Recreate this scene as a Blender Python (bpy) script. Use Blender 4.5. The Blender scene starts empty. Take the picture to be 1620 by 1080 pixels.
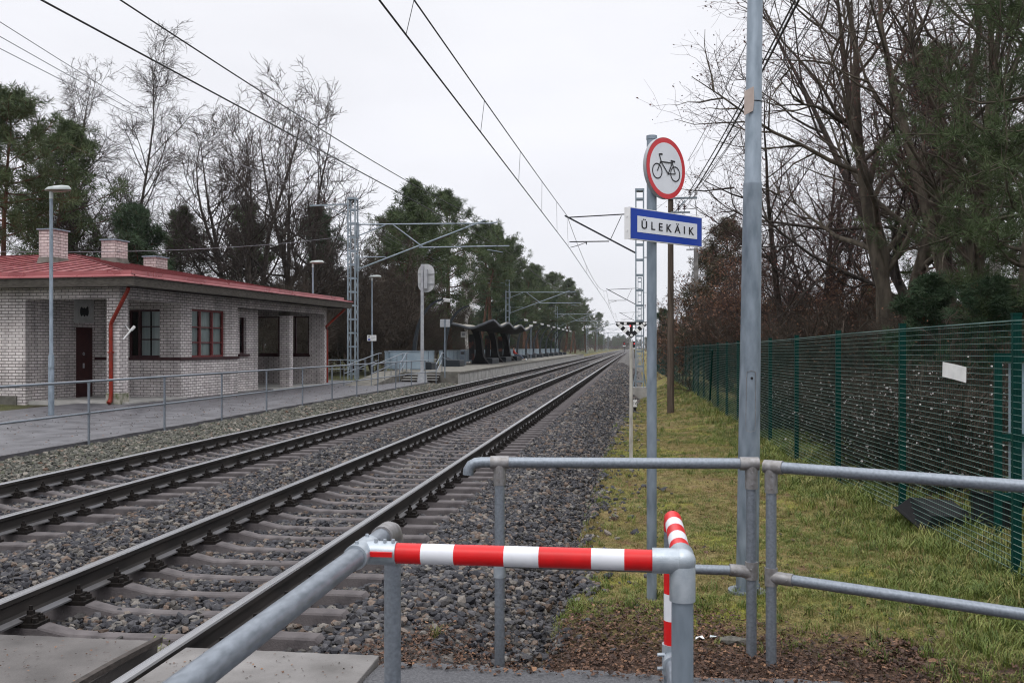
import bpy, bmesh, math, random
import numpy as np
from mathutils import Vector, Matrix, Euler
random.seed(7); RNG = np.random.default_rng(11)
R = math.radians
SC = bpy.context.scene
COL = SC.collection

# ------------------------------------------------------------------ camera, sky, sun, exposure
TH = R(7.29); F_PX = 1500.0; CAM_H = 1.68
cam = bpy.data.cameras.new("camera"); camo = bpy.data.objects.new("camera", cam); COL.objects.link(camo)
camo.location = (0, 0, CAM_H); camo.rotation_euler = (R(90), 0, TH)
cam.sensor_width = 36; cam.lens = 36 * F_PX / 1620; cam.shift_y = 9 / 1620
cam.clip_start = 0.05; cam.clip_end = 4000
cam.dof.use_dof = True; cam.dof.focus_distance = 11.0; cam.dof.aperture_fstop = 16.0
SC.camera = camo

SUN_EL, SUN_AZ = R(58), R(200)
w = bpy.data.worlds.new("World"); SC.world = w; w.use_nodes = True
nt = w.node_tree; N = nt.nodes; L = nt.links
bg = N["Background"]; bg.inputs[1].default_value = 0.1
sky = N.new("ShaderNodeTexSky"); sky.sky_type = 'NISHITA'; sky.sun_disc = False
sky.sun_elevation = SUN_EL; sky.sun_rotation = SUN_AZ
tc = N.new("ShaderNodeTexCoord"); sep = N.new("ShaderNodeSeparateXYZ"); L.new(tc.outputs['Generated'], sep.inputs[0])
ramp = N.new("ShaderNodeValToRGB"); L.new(sep.outputs['Z'], ramp.inputs[0])
e = ramp.color_ramp.elements
e[0].position = 0.0; e[0].color = (0.80, 0.81, 0.865, 1)
e[1].position = 0.85; e[1].color = (0.97, 0.975, 1.0, 1)
m_ = ramp.color_ramp.elements.new(0.22); m_.color = (0.87, 0.875, 0.925, 1)
nz = N.new("ShaderNodeTexNoise"); nz.inputs['Scale'].default_value = 2.2; nz.inputs['Detail'].default_value = 5
mp = N.new("ShaderNodeMapping"); mp.inputs['Scale'].default_value = (1, 1, 3.0)
L.new(tc.outputs['Generated'], mp.inputs[0]); L.new(mp.outputs[0], nz.inputs['Vector'])
mr = N.new("ShaderNodeMapRange"); mr.inputs[1].default_value = .3; mr.inputs[2].default_value = .7; mr.inputs[3].default_value = 8.75; mr.inputs[4].default_value = 10.0
L.new(nz.outputs['Fac'], mr.inputs[0])
zen = N.new("ShaderNodeMapRange"); zen.interpolation_type = 'SMOOTHSTEP'; zen.inputs[1].default_value = .34; zen.inputs[2].default_value = 1.0; zen.inputs[3].default_value = 1.0; zen.inputs[4].default_value = 2.7   # an overcast sky is brightest overhead
L.new(sep.outputs['Z'], zen.inputs[0])
mz = N.new("ShaderNodeMath"); mz.operation = 'MULTIPLY'; L.new(mr.outputs[0], mz.inputs[0]); L.new(zen.outputs[0], mz.inputs[1])
vm = N.new("ShaderNodeVectorMath"); vm.operation = 'SCALE'; L.new(ramp.outputs[0], vm.inputs[0]); L.new(mz.outputs[0], vm.inputs['Scale'])
mix = N.new("ShaderNodeMix"); mix.data_type = 'RGBA'; mix.inputs['Factor'].default_value = 0.96; mix.clamp_result = False
L.new(sky.outputs[0], mix.inputs['A']); L.new(vm.outputs[0], mix.inputs['B']); L.new(mix.outputs['Result'], bg.inputs[0])

sun = bpy.data.lights.new("sun", 'SUN'); sun.energy = 0.6; sun.angle = R(25); sun.color = (1, .97, .93)
suno = bpy.data.objects.new("sun", sun); COL.objects.link(suno)
suno.rotation_euler = (R(90) - SUN_EL, 0, R(180) - SUN_AZ)
SC.view_settings.view_transform = 'Standard'; SC.view_settings.look = 'None'
SC.view_settings.exposure = 0.21; SC.view_settings.gamma = 1.0
SC.cycles.max_bounces = 6; SC.cycles.diffuse_bounces = 3; SC.cycles.transparent_max_bounces = 8
SC.cycles.use_denoising = True; SC.cycles.denoising_prefilter = 'ACCURATE'; SC.cycles.volume_bounces = 0; SC.cycles.pixel_filter_type = 'BLACKMAN_HARRIS'; SC.cycles.filter_width = 1.15

# ------------------------------------------------------------------ helpers
cT, sT = math.cos(TH), math.sin(TH)
def P(px, zc, z=0.0):
    """ground point at image column px and distance zc from the lens"""
    u = (px - 810) / F_PX * zc
    return Vector((-sT * zc + cT * u, cT * zc + sT * u, z))
def ZP(py, zc): return CAM_H + (549 - py) / F_PX * zc

class MB:
    def __init__(s): s.v = []; s.f = []; s.m = []; s.n = 0
    def add(s, vs, fs, mi=0):
        vs = [tuple(v) for v in vs]
        s.v.extend(vs); s.f.extend([tuple(i + s.n for i in f) for f in fs]); s.m.extend([mi] * len(fs)); s.n += len(vs)
        return s
    def box(s, x0, x1, y0, y1, z0, z1, mi=0):
        v = [(x0,y0,z0),(x1,y0,z0),(x1,y1,z0),(x0,y1,z0),(x0,y0,z1),(x1,y0,z1),(x1,y1,z1),(x0,y1,z1)]
        return s.add(v, [(0,3,2,1),(4,5,6,7),(0,1,5,4),(1,2,6,5),(2,3,7,6),(3,0,4,7)], mi)
    def bar(s, a, b, wx, wz, mi=0, up=(0,0,1)):
        a, b = Vector(a), Vector(b); d = (b - a).normalized(); up = Vector(up)
        if abs(d.dot(up)) > .98: up = Vector((0,1,0))
        x = d.cross(up).normalized() * (wx / 2); z = x.cross(d).normalized() * (wz / 2)
        v = [a-x-z, a+x-z, a+x+z, a-x+z, b-x-z, b+x-z, b+x+z, b-x+z]
        return s.add(v, [(0,1,2,3),(7,6,5,4),(0,4,5,1),(1,5,6,2),(2,6,7,3),(3,7,4,0)], mi)
    def tube(s, pts, r, k=10, mi=0, cap=True):
        pts = [Vector(p) for p in pts]; n = len(pts)
        if not isinstance(r, (list, tuple, np.ndarray)): r = [r] * n
        vs = []; fs = []; ref = None
        for i, p in enumerate(pts):
            d = (pts[min(i+1, n-1)] - pts[max(i-1, 0)]).normalized()
            if ref is None: ref = Vector((0,0,1)) if abs(d.z) < .9 else Vector((1,0,0))
            x = d.cross(ref)
            if x.length < 1e-4: x = d.cross(Vector((0,1,0)))
            x.normalize(); y = x.cross(d).normalized(); ref = y
            for j in range(k):
                a = 2 * math.pi * j / k
                vs.append(p + (x * math.cos(a) + y * math.sin(a)) * r[i])
        for i in range(n - 1):
            for j in range(k):
                j2 = (j + 1) % k
                fs.append((i*k+j, i*k+j2, (i+1)*k+j2, (i+1)*k+j))
        if cap: fs.append(tuple(range(k))[::-1]); fs.append(tuple((n-1)*k + j for j in range(k)))
        return s.add(vs, fs, mi)
    def cyl(s, x, y, z0, z1, r, k=12, mi=0, r2=None):
        return s.tube([(x,y,z0),(x,y,z1)], [r, r if r2 is None else r2], k, mi)
    def ball(s, c, r, mi=0, k=8, h=6, sq=(1,1,1)):
        vs = []; fs = []
        for i in range(h + 1):
            t = math.pi * i / h
            for j in range(k):
                a = 2*math.pi*j/k
                vs.append((c[0]+r*sq[0]*math.sin(t)*math.cos(a), c[1]+r*sq[1]*math.sin(t)*math.sin(a), c[2]+r*sq[2]*math.cos(t)))
        for i in range(h):
            for j in range(k):
                fs.append((i*k+j, (i+1)*k+j, (i+1)*k+(j+1)%k, i*k+(j+1)%k))
        return s.add(vs, fs, mi)
    def extrude(s, poly, y0, y1, mi=0):
        n = len(poly)
        v = [(x, y0, z) for x, z in poly] + [(x, y1, z) for x, z in poly]
        f = [(i, (i+1) % n, n+(i+1) % n, n+i) for i in range(n)]
        return s.add(v, f + [tuple(range(n))[::-1], tuple(range(n, 2*n))], mi)
    def mesh(s, name):
        me = bpy.data.meshes.new(name)
        me.from_pydata(s.v, [], s.f); me.polygons.foreach_set('material_index', s.m); me.update()
        return me

def link(name, me, mats, parent=None, smooth=False, loc=None):
    o = bpy.data.objects.new(name, me); COL.objects.link(o)
    if isinstance(mats, (list, tuple)):
        for m in mats: me.materials.append(m)
    elif mats is not None: me.materials.append(mats)
    if smooth:
        me.polygons.foreach_set('use_smooth', [True] * len(me.polygons))
    if parent is not None: o.parent = parent
    if loc is not None: o.location = loc
    return o
def obj(name, mb, mats, parent=None, smooth=False, bevel=0, angle=40, loc=None):
    me = mb.mesh(name)
    o = link(name, me, mats, parent, False, loc)
    if smooth:
        bm = bmesh.new(); bm.from_mesh(me)
        ca = R(angle)
        for f in bm.faces: f.smooth = True
        for ed in bm.edges:
            if len(ed.link_faces) == 2 and ed.calc_face_angle(0) > ca: ed.smooth = False
        bm.to_mesh(me); bm.free()
    if bevel:
        b = o.modifiers.new("bevel", 'BEVEL'); b.width = bevel; b.segments = 2; b.limit_method = 'ANGLE'; b.angle_limit = R(40)
    return o
def tag(o, label=None, cat=None, group=None, kind=None):
    if label: o['label'] = label
    if cat: o['category'] = cat
    if group: o['group'] = group
    if kind: o['kind'] = kind
    return o
def thing(name, label, cat, loc=(0,0,0), rz=0, group=None):
    o = bpy.data.objects.new(name, None); COL.objects.link(o)
    o.location = loc; o.rotation_euler = (0,0,rz); o.empty_display_size = .2
    return tag(o, label, cat, group)
def copy_tree(o, parent=None):
    c = o.copy(); COL.objects.link(c)
    if parent is not None: c.parent = parent
    for ch in list(o.children): copy_tree(ch, c)
    return c
def text_mesh(s, size, name="lettering", extrude=.0015, spacing=1.0, bold=0):
    cu = bpy.data.curves.new(name, 'FONT'); cu.body = s; cu.size = size; cu.align_x = 'CENTER'; cu.align_y = 'CENTER'
    cu.extrude = extrude; cu.offset = bold; cu.space_character = spacing
    t = bpy.data.objects.new("tmp_text", cu); COL.objects.link(t)
    dg = bpy.context.evaluated_depsgraph_get(); dg.update()
    me = bpy.data.meshes.new_from_object(t.evaluated_get(dg)); me.name = name
    bpy.data.objects.remove(t); bpy.data.curves.remove(cu)
    return me

# ------------------------------------------------------------------ materials
def newmat(name):
    m = bpy.data.materials.new(name); m.use_nodes = True
    return m, m.node_tree.nodes, m.node_tree.links, m.node_tree.nodes["Principled BSDF"]
def mat(name, c, c2=None, rough=.6, metal=0, scale=8, detail=4, lo=.35, hi=.65, bump=0, bscale=None, spec=.5, stretch=None, rough2=None, coat=0):
    m, n, l, b = newmat(name)
    b.inputs['Roughness'].default_value = rough; b.inputs['Metallic'].default_value = metal
    if rough >= .85 and spec == .5: spec = .1
    elif rough >= .45 and spec == .5 and not metal: spec = .25
    b.inputs['Specular IOR Level'].default_value = spec
    if coat: b.inputs['Coat Weight'].default_value = coat; b.inputs['Coat Roughness'].default_value = .15
    b.inputs['Base Color'].default_value = (*c, 1)
    if c2 is None and not bump: return m
    t = n.new("ShaderNodeTexCoord"); vec = t.outputs['Object']
    if stretch:
        mp = n.new("ShaderNodeMapping"); mp.inputs['Scale'].default_value = stretch; l.new(vec, mp.inputs[0]); vec = mp.outputs[0]
    nz = n.new("ShaderNodeTexNoise"); nz.inputs['Scale'].default_value = scale; nz.inputs['Detail'].default_value = detail; l.new(vec, nz.inputs['Vector'])
    if c2 is not None:
        r = n.new("ShaderNodeValToRGB"); r.color_ramp.elements[0].position = lo; r.color_ramp.elements[1].position = hi
        r.color_ramp.elements[0].color = (*c, 1); r.color_ramp.elements[1].color = (*c2, 1)
        l.new(nz.outputs['Fac'], r.inputs[0]); l.new(r.outputs[0], b.inputs['Base Color'])
        if rough2 is not None:
            q = n.new("ShaderNodeMapRange"); q.inputs[1].default_value = lo; q.inputs[2].default_value = hi
            q.inputs[3].default_value = rough; q.inputs[4].default_value = rough2; l.new(nz.outputs['Fac'], q.inputs[0]); l.new(q.outputs[0], b.inputs['Roughness'])
    if bump:
        nb = nz
        if bscale:
            nb = n.new("ShaderNodeTexNoise"); nb.inputs['Scale'].default_value = bscale; nb.inputs['Detail'].default_value = 3; l.new(vec, nb.inputs['Vector'])
        bp = n.new("ShaderNodeBump"); bp.inputs['Strength'].default_value = 1; bp.inputs['Distance'].default_value = bump
        l.new(nb.outputs['Fac'], bp.inputs['Height']); l.new(bp.outputs[0], b.inputs['Normal'])
    return m
def rand_mat(name, cols, rough=.7, spec=.4, noise=0, trans=0):
    """base colour picked per instance"""
    m, n, l, b = newmat(name)
    b.inputs['Roughness'].default_value = rough; b.inputs['Specular IOR Level'].default_value = spec
    oi = n.new("ShaderNodeObjectInfo"); r = n.new("ShaderNodeValToRGB")
    el = r.color_ramp.elements
    while len(el) < len(cols): el.new(.5)
    for i, (p, c) in enumerate(cols): el[i].position = p; el[i].color = (*c, 1)
    l.new(oi.outputs['Random'], r.inputs[0])
    src = r.outputs[0]
    if noise:
        t = n.new("ShaderNodeTexCoord"); nz = n.new("ShaderNodeTexNoise"); nz.inputs['Scale'].default_value = noise; l.new(t.outputs['Object'], nz.inputs['Vector'])
        mr = n.new("ShaderNodeMapRange"); mr.inputs[1].default_value = .3; mr.inputs[2].default_value = .7; mr.inputs[3].default_value = .65; mr.inputs[4].default_value = 1.35
        l.new(nz.outputs['Fac'], mr.inputs[0])
        v = n.new("ShaderNodeVectorMath"); v.operation = 'SCALE'; l.new(src, v.inputs[0]); l.new(mr.outputs[0], v.inputs['Scale']); src = v.outputs[0]
    l.new(src, b.inputs['Base Color'])
    return m
def brick_mat(name, ca, cb, mortar, bw=.26, bh=.095, dirt=.5):
    m, n, l, b = newmat(name)
    t = n.new("ShaderNodeTexCoord"); so = n.new("ShaderNodeSeparateXYZ"); l.new(t.outputs['Object'], so.inputs[0])
    sn = n.new("ShaderNodeSeparateXYZ"); l.new(t.outputs['Normal'], sn.inputs[0])
    ab = n.new("ShaderNodeMath"); ab.operation = 'ABSOLUTE'; l.new(sn.outputs['X'], ab.inputs[0])
    gt = n.new("ShaderNodeMath"); gt.operation = 'GREATER_THAN'; gt.inputs[1].default_value = .5; l.new(ab.outputs[0], gt.inputs[0])
    mx = n.new("ShaderNodeMix"); l.new(gt.outputs[0], mx.inputs['Factor']); l.new(so.outputs['X'], mx.inputs['A']); l.new(so.outputs['Y'], mx.inputs['B'])
    cv = n.new("ShaderNodeCombineXYZ"); l.new(mx.outputs['Result'], cv.inputs[0]); l.new(so.outputs['Z'], cv.inputs[1])
    br = n.new("ShaderNodeTexBrick"); l.new(cv.outputs[0], br.inputs['Vector'])
    br.inputs['Color1'].default_value = (*ca, 1); br.inputs['Color2'].default_value = (*cb, 1); br.inputs['Mortar'].default_value = (*mortar, 1)
    br.inputs['Scale'].default_value = 1; br.inputs['Mortar Size'].default_value = .011; br.inputs['Mortar Smooth'].default_value = .1
    br.inputs['Brick Width'].default_value = bw; br.inputs['Row Height'].default_value = bh; br.inputs['Bias'].default_value = 0
    nz = n.new("ShaderNodeTexNoise"); nz.inputs['Scale'].default_value = .9; nz.inputs['Detail'].default_value = 7; l.new(t.outputs['Object'], nz.inputs['Vector'])
    mr = n.new("ShaderNodeMapRange"); mr.inputs[1].default_value = .3; mr.inputs[2].default_value = .62; mr.inputs[3].default_value = dirt; mr.inputs[4].default_value = 1.05
    l.new(nz.outputs['Fac'], mr.inputs[0])
    v = n.new("ShaderNodeVectorMath"); v.operation = 'SCALE'; l.new(br.outputs['Color'], v.inputs[0]); l.new(mr.outputs[0], v.inputs['Scale'])
    # rain streaks and soot patches
    mp = n.new("ShaderNodeMapping"); mp.inputs['Scale'].default_value = (2.2,2.2,.35); l.new(t.outputs['Object'], mp.inputs[0])
    n2 = n.new("ShaderNodeTexNoise"); n2.inputs['Scale'].default_value = 1.0; n2.inputs['Detail'].default_value = 8; n2.inputs['Roughness'].default_value = .7; l.new(mp.outputs[0], n2.inputs['Vector'])
    m2 = n.new("ShaderNodeMapRange"); m2.inputs[1].default_value = .36; m2.inputs[2].default_value = .56; m2.inputs[3].default_value = .70; m2.inputs[4].default_value = 1.06; l.new(n2.outputs['Fac'], m2.inputs[0])
    v2 = n.new("ShaderNodeVectorMath"); v2.operation = 'SCALE'; l.new(v.outputs[0], v2.inputs[0]); l.new(m2.outputs[0], v2.inputs['Scale']); v = v2
    l.new(v.outputs[0], b.inputs['Base Color']); b.inputs['Roughness'].default_value = .85
    bp = n.new("ShaderNodeBump"); bp.inputs['Distance'].default_value = .008; bp.invert = True; l.new(br.outputs['Fac'], bp.inputs['Height']); l.new(bp.outputs[0], b.inputs['Normal'])
    return m

M = {}
M['galv'] = mat('galvanised_steel', (.15,.172,.20), (.235,.262,.30), rough=.36, rough2=.5, metal=.55, scale=70, detail=8, lo=.3, hi=.7, stretch=(1,.35,1))
M['galv_pole'] = mat('galvanised_pole', (.14,.175,.21), (.25,.295,.345), rough=.42, rough2=.6, metal=.5, scale=5, detail=9, lo=.33, hi=.66, stretch=(3,3,1))
M['fitting'] = mat('pipe_fitting', (.17,.16,.155), (.28,.275,.28), rough=.45, metal=.5, scale=30, lo=.3, hi=.7)
M['fitting_bright'] = mat('bright_fitting', (.28,.32,.36), (.40,.44,.48), rough=.38, metal=.5, scale=24, lo=.3, hi=.7, bump=.0006, bscale=220)
M['tape_red'] = mat('red_tape', (.58,.008,.010), (.46,.009,.010), rough=.35, spec=.3, scale=14, lo=.4, hi=.75)
M['tape_white'] = mat('white_tape', (.62,.63,.67), (.53,.54,.58), rough=.38, spec=.3, scale=14, lo=.45, hi=.8)
M['mast'] = mat('mast_steel', (.17,.21,.245), (.27,.32,.36), rough=.55, metal=.35, scale=4, lo=.3, hi=.7)
M['wire'] = mat('wire', (.02,.02,.022), rough=.6)
M['wire_grey'] = mat('wire_grey', (.16,.16,.18), rough=.6)
M['rail_side'] = mat('rail_side', (.019,.018,.018), (.046,.040,.037), rough=.7, spec=.15, scale=9, stretch=(1,.2,1), lo=.3, hi=.7, bump=.001, bscale=60)
M['rail_top'] = mat('rail_top', (.46,.465,.485), (.33,.325,.33), rough=.25, rough2=.38, metal=.85, scale=6, stretch=(14,.15,1), lo=.35, hi=.75)
M['rail_foot'] = mat('rail_foot', (.14,.14,.15), (.075,.07,.07), rough=.5, metal=.3, scale=7, stretch=(1,.4,1))
M['fast'] = mat('fastening_iron', (.009,.008,.008), (.022,.018,.016), rough=.7, spec=.12, scale=40)
M['sleeper'] = mat('sleeper_concrete', (.055,.048,.050), (.125,.111,.112), rough=.75, spec=.25, scale=6, detail=8, lo=.3, hi=.72, bump=.004, bscale=70)
M['slab'] = mat('crossing_concrete', (.10,.094,.09), (.20,.19,.185), rough=.7, rough2=.5, scale=3, detail=9, lo=.28, hi=.7, bump=.003, bscale=90)
M['slab_dark'] = mat('worn_crossing_concrete', (.055,.05,.048), (.125,.115,.11), rough=.62, rough2=.42, scale=2.4, detail=10, lo=.28, hi=.7, bump=.003, bscale=90)
M['rubber'] = mat('black_rubber', (.035,.03,.027), (.06,.05,.045), rough=.8, scale=20, bump=.004, bscale=60)
M['asphalt'] = mat('asphalt', (.055,.056,.062), (.11,.11,.118), rough=.6, rough2=.42, scale=60, detail=6, lo=.3, hi=.72, bump=.006, bscale=240)
M['path'] = mat('path_asphalt', (.05,.048,.055), (.10,.098,.108), rough=.34, rough2=.6, scale=2.2, detail=10, lo=.3, hi=.7, bump=.004, bscale=130)
M['conc'] = mat('platform_concrete', (.24,.235,.225), (.38,.37,.355), rough=.85, scale=2.5, detail=8, lo=.3, hi=.7, bump=.004, bscale=30)
M['conc_dark'] = mat('old_concrete', (.09,.086,.074), (.19,.18,.162), rough=.9, scale=3, detail=8, lo=.3, hi=.7, bump=.006, bscale=25)
M['brick'] = brick_mat('silicate_brick', (.66,.615,.605), (.53,.48,.475), (.15,.133,.127), dirt=.76)
M['brick_chimney'] = brick_mat('chimney_brick', (.52,.455,.44), (.45,.38,.37), (.15,.11,.105), bw=.27, bh=.115, dirt=.8)
M['fascia'] = mat('weathered_wood', (.035,.031,.027), (.095,.086,.075), rough=.85, scale=7, detail=8, stretch=(1,1,6), lo=.3, hi=.7)
M['soffit'] = mat('soffit_boards', (.03,.026,.023), (.05,.044,.04), rough=.9, scale=5)
M['roof'] = mat('red_roof_paint', (.20,.030,.034), (.34,.10,.105), rough=.24, rough2=.36, scale=1.1, detail=8, lo=.3, hi=.72, spec=.7)
M['roof_dark'] = mat('red_roof_seam', (.10,.018,.02), rough=.5)
M['window_red'] = mat('red_window_frame', (.12,.022,.023), (.18,.04,.04), rough=.5, scale=12)
M['window_dark'] = mat('dark_window_frame', (.035,.010,.012), rough=.5)
M['door'] = mat('dark_red_door', (.030,.006,.007), (.045,.010,.010), rough=.55, scale=5)
M['pipe_red'] = mat('red_downpipe', (.24,.022,.010), (.17,.02,.012), rough=.45, scale=8)
M['white'] = mat('white_paint', (.72,.72,.72), (.6,.6,.6), rough=.5, scale=10, lo=.4, hi=.8)
M['white_ret'] = mat('sign_white', (.66,.68,.72), (.60,.62,.66), rough=.35, scale=9, lo=.4, hi=.8)
M['sign_blue'] = mat('sign_blue', (.002,.040,.33), (.003,.034,.28), rough=.32, spec=.25, scale=6, lo=.4, hi=.8)
M['sign_red'] = mat('sign_red', (.56,.012,.018), (.46,.012,.018), rough=.3, scale=6, lo=.4, hi=.8)
M['black'] = mat('black_paint', (.012,.012,.014), rough=.5)
M['grey_plate'] = mat('grey_plate', (.28,.29,.31), (.36,.37,.39), rough=.6, scale=8)
M['fence_green'] = mat('fence_green', (.001,.026,.021), (.002,.036,.029), rough=.5, spec=.08, scale=12)
M['fence_wire'] = mat('fence_wire', (.06,.125,.112), (.17,.25,.23), rough=.35, scale=3)
M['wood_pole'] = mat('wood_pole', (.055,.042,.034), (.115,.09,.072), rough=.9, scale=9, detail=8, stretch=(3,3,.15), lo=.3, hi=.7, bump=.006)
M['conc_pole'] = mat('concrete_pole', (.15,.145,.14), (.22,.21,.2), rough=.9, scale=5)
M['stake'] = mat('weathered_stake', (.28,.265,.235), (.44,.425,.39), rough=.85, scale=12, stretch=(2,2,.4))
M['insul'] = mat('insulator_brown', (.05,.012,.01), rough=.25)
M['panel_blue'] = mat('blue_grey_panel', (.19,.25,.30), (.26,.32,.37), rough=.5, scale=2, lo=.3, hi=.7)
M['dark_steel'] = mat('dark_steel', (.012,.016,.021), (.02,.025,.031), rough=.55, scale=5, spec=.2)
M['shelter_black'] = mat('shelter_black', (.006,.006,.007), (.011,.011,.012), rough=.7, scale=4, spec=.1)
M['shelter_rim'] = mat('shelter_rim', (.05,.056,.066), (.075,.08,.09), rough=.6, scale=4)
M['shelter_top'] = mat('shelter_roof_top', (.26,.245,.21), (.16,.15,.135), rough=.8, scale=3)
M['bark'] = mat('dark_bark', (.032,.027,.024), (.075,.064,.056), rough=.95, scale=9, stretch=(1,1,.3), bump=.01)
M['bark_moss'] = mat('mossy_bark', (.05,.043,.034), (.12,.102,.08), rough=.95, scale=6, stretch=(1,1,.3), bump=.01)
M['twig'] = mat('twig_bark', (.055,.044,.04), rough=.9)
M['twig_red'] = mat('reddish_twigs', (.075,.05,.046), rough=.9)
M['twig_brown'] = mat('brown_thicket', (.045,.036,.029), (.078,.062,.05), rough=.95, scale=1.5)
M['pine_bark'] = mat('pine_bark', (.050,.034,.027), (.115,.058,.036), rough=.95, scale=5, stretch=(1,1,.35), lo=.35, hi=.65, bump=.01)
def birch_bark():
    m, n, l, b = newmat('birch_bark')
    t = n.new("ShaderNodeTexCoord"); mp = n.new("ShaderNodeMapping"); mp.inputs['Scale'].default_value = (1.5,1.5,9); l.new(t.outputs['Object'], mp.inputs[0])
    nz = n.new("ShaderNodeTexNoise"); nz.inputs['Scale'].default_value = 1.6; nz.inputs['Detail'].default_value = 5; l.new(mp.outputs[0], nz.inputs['Vector'])
    r = n.new("ShaderNodeValToRGB"); r.color_ramp.elements[0].position = .36; r.color_ramp.elements[1].position = .44
    r.color_ramp.elements[0].color = (.035,.03,.028,1); r.color_ramp.elements[1].color = (.42,.40,.38,1)
    l.new(nz.outputs['Fac'], r.inputs[0]); l.new(r.outputs[0], b.inputs['Base Color']); b.inputs['Roughness'].default_value = .8
    return m
M['birch'] = birch_bark()
def foliage(name, a, b_, c, scale=1.3):
    m, n, l, b = newmat(name)
    t = n.new("ShaderNodeTexCoord"); nz = n.new("ShaderNodeTexNoise"); nz.inputs['Scale'].default_value = scale; nz.inputs['Detail'].default_value = 5; l.new(t.outputs['Object'], nz.inputs['Vector'])
    r = n.new("ShaderNodeValToRGB"); el = r.color_ramp.elements; el[0].position = .3; el[0].color = (*a,1); el[1].position = .7; el[1].color = (*c,1)
    q = el.new(.5); q.color = (*b_,1)
    l.new(nz.outputs['Fac'], r.inputs[0]); l.new(r.outputs[0], b.inputs['Base Color']); b.inputs['Roughness'].default_value = .7; b.inputs['Specular IOR Level'].default_value = .12
    return m
M['needles'] = foliage('pine_needles', (.040,.058,.026), (.062,.088,.038), (.085,.112,.052))
M['needles_dark'] = foliage('dark_needles', (.024,.044,.024), (.036,.062,.032), (.056,.082,.046))
M['needles_brown'] = foliage('brownish_needles', (.05,.05,.033), (.075,.066,.042), (.105,.066,.045))
M['leaf_brown'] = foliage('brown_leaves', (.10,.055,.036), (.15,.08,.052), (.20,.11,.066), 3)
M['leaf_red'] = foliage('withered_leaves', (.095,.045,.04), (.13,.06,.05), (.10,.06,.052), 3)
M['berry'] = mat('white_berries', (.60,.56,.56), rough=.5)
M['stone'] = rand_mat('ballast_stone', [(0,(.016,.016,.020)),(.34,(.038,.038,.044)),(.56,(.07,.068,.073)),(.70,(.032,.029,.027)),(.80,(.155,.143,.13)),(.92,(.125,.09,.07)),(1,(.052,.035,.026))], rough=.72, spec=.25, noise=9)
M['stone_dry'] = rand_mat('pale_ballast_stone', [(0,(.035,.037,.030)),(.3,(.068,.068,.057)),(.6,(.115,.11,.095)),(.8,(.055,.060,.038)),(.92,(.22,.20,.175)),(1,(.12,.072,.048))], rough=.8, spec=.3, noise=9)
M['litter'] = rand_mat('leaf_litter', [(0,(.022,.012,.009)),(.35,(.052,.027,.018)),(.65,(.088,.045,.028)),(.88,(.14,.072,.042)),(1,(.24,.13,.07))], rough=.7, noise=20)
M['grass'] = rand_mat('grass_blades', [(0,(.078,.082,.022)),(.25,(.135,.125,.034)),(.5,(.19,.152,.052)),(.72,(.235,.17,.07)),(.9,(.27,.19,.095)),(1,(.10,.105,.028))], rough=.6, spec=.3)
M['grass_green'] = rand_mat('green_grass', [(0,(.055,.085,.016)),(.4,(.10,.135,.024)),(.75,(.155,.175,.04)),(1,(.23,.19,.075))], rough=.6, spec=.3)
M['plastic_black'] = mat('black_plastic', (.007,.007,.008), (.012,.012,.013), rough=.5, scale=5, spec=.12)
M['moss'] = mat('moss', (.05,.075,.018), (.10,.12,.035), rough=.95, scale=20, bump=.01)
def glass():
    m, n, l, b = newmat('window_glass')
    o = n['Material Output']; tr = n.new("ShaderNodeBsdfTransparent"); gl = n.new("ShaderNodeBsdfGlossy"); gl.inputs['Roughness'].default_value = .04
    tr.inputs[0].default_value = (.86,.9,.89,1)
    lw = n.new("ShaderNodeLayerWeight"); lw.inputs[0].default_value = .25; mx = n.new("ShaderNodeMixShader")
    l.new(lw.outputs['Fresnel'], mx.inputs[0]); l.new(tr.outputs[0], mx.inputs[1]); l.new(gl.outputs[0], mx.inputs[2]); l.new(mx.outputs[0], o.inputs[0])
    return m
M['glass'] = glass()
M['curtain'] = mat('curtain', (.50,.54,.55), (.40,.44,.45), rough=.9, scale=9, stretch=(6,6,.2))
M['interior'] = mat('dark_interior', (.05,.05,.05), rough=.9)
def lamp_mat(name, c, s):
    m, n, l, b = newmat(name); b.inputs['Base Color'].default_value = (*c,1); b.inputs['Emission Color'].default_value = (*c,1); b.inputs['Emission Strength'].default_value = s
    return m
M['red_lamp'] = lamp_mat('red_lamp', (1,.05,.06), 1.2)
M['skin'] = mat('skin', (.45,.27,.2), rough=.6)
M['jacket'] = mat('red_jacket', (.55,.03,.02), rough=.7)
M['jeans'] = mat('blue_jeans', (.10,.12,.17), rough=.8)

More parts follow.
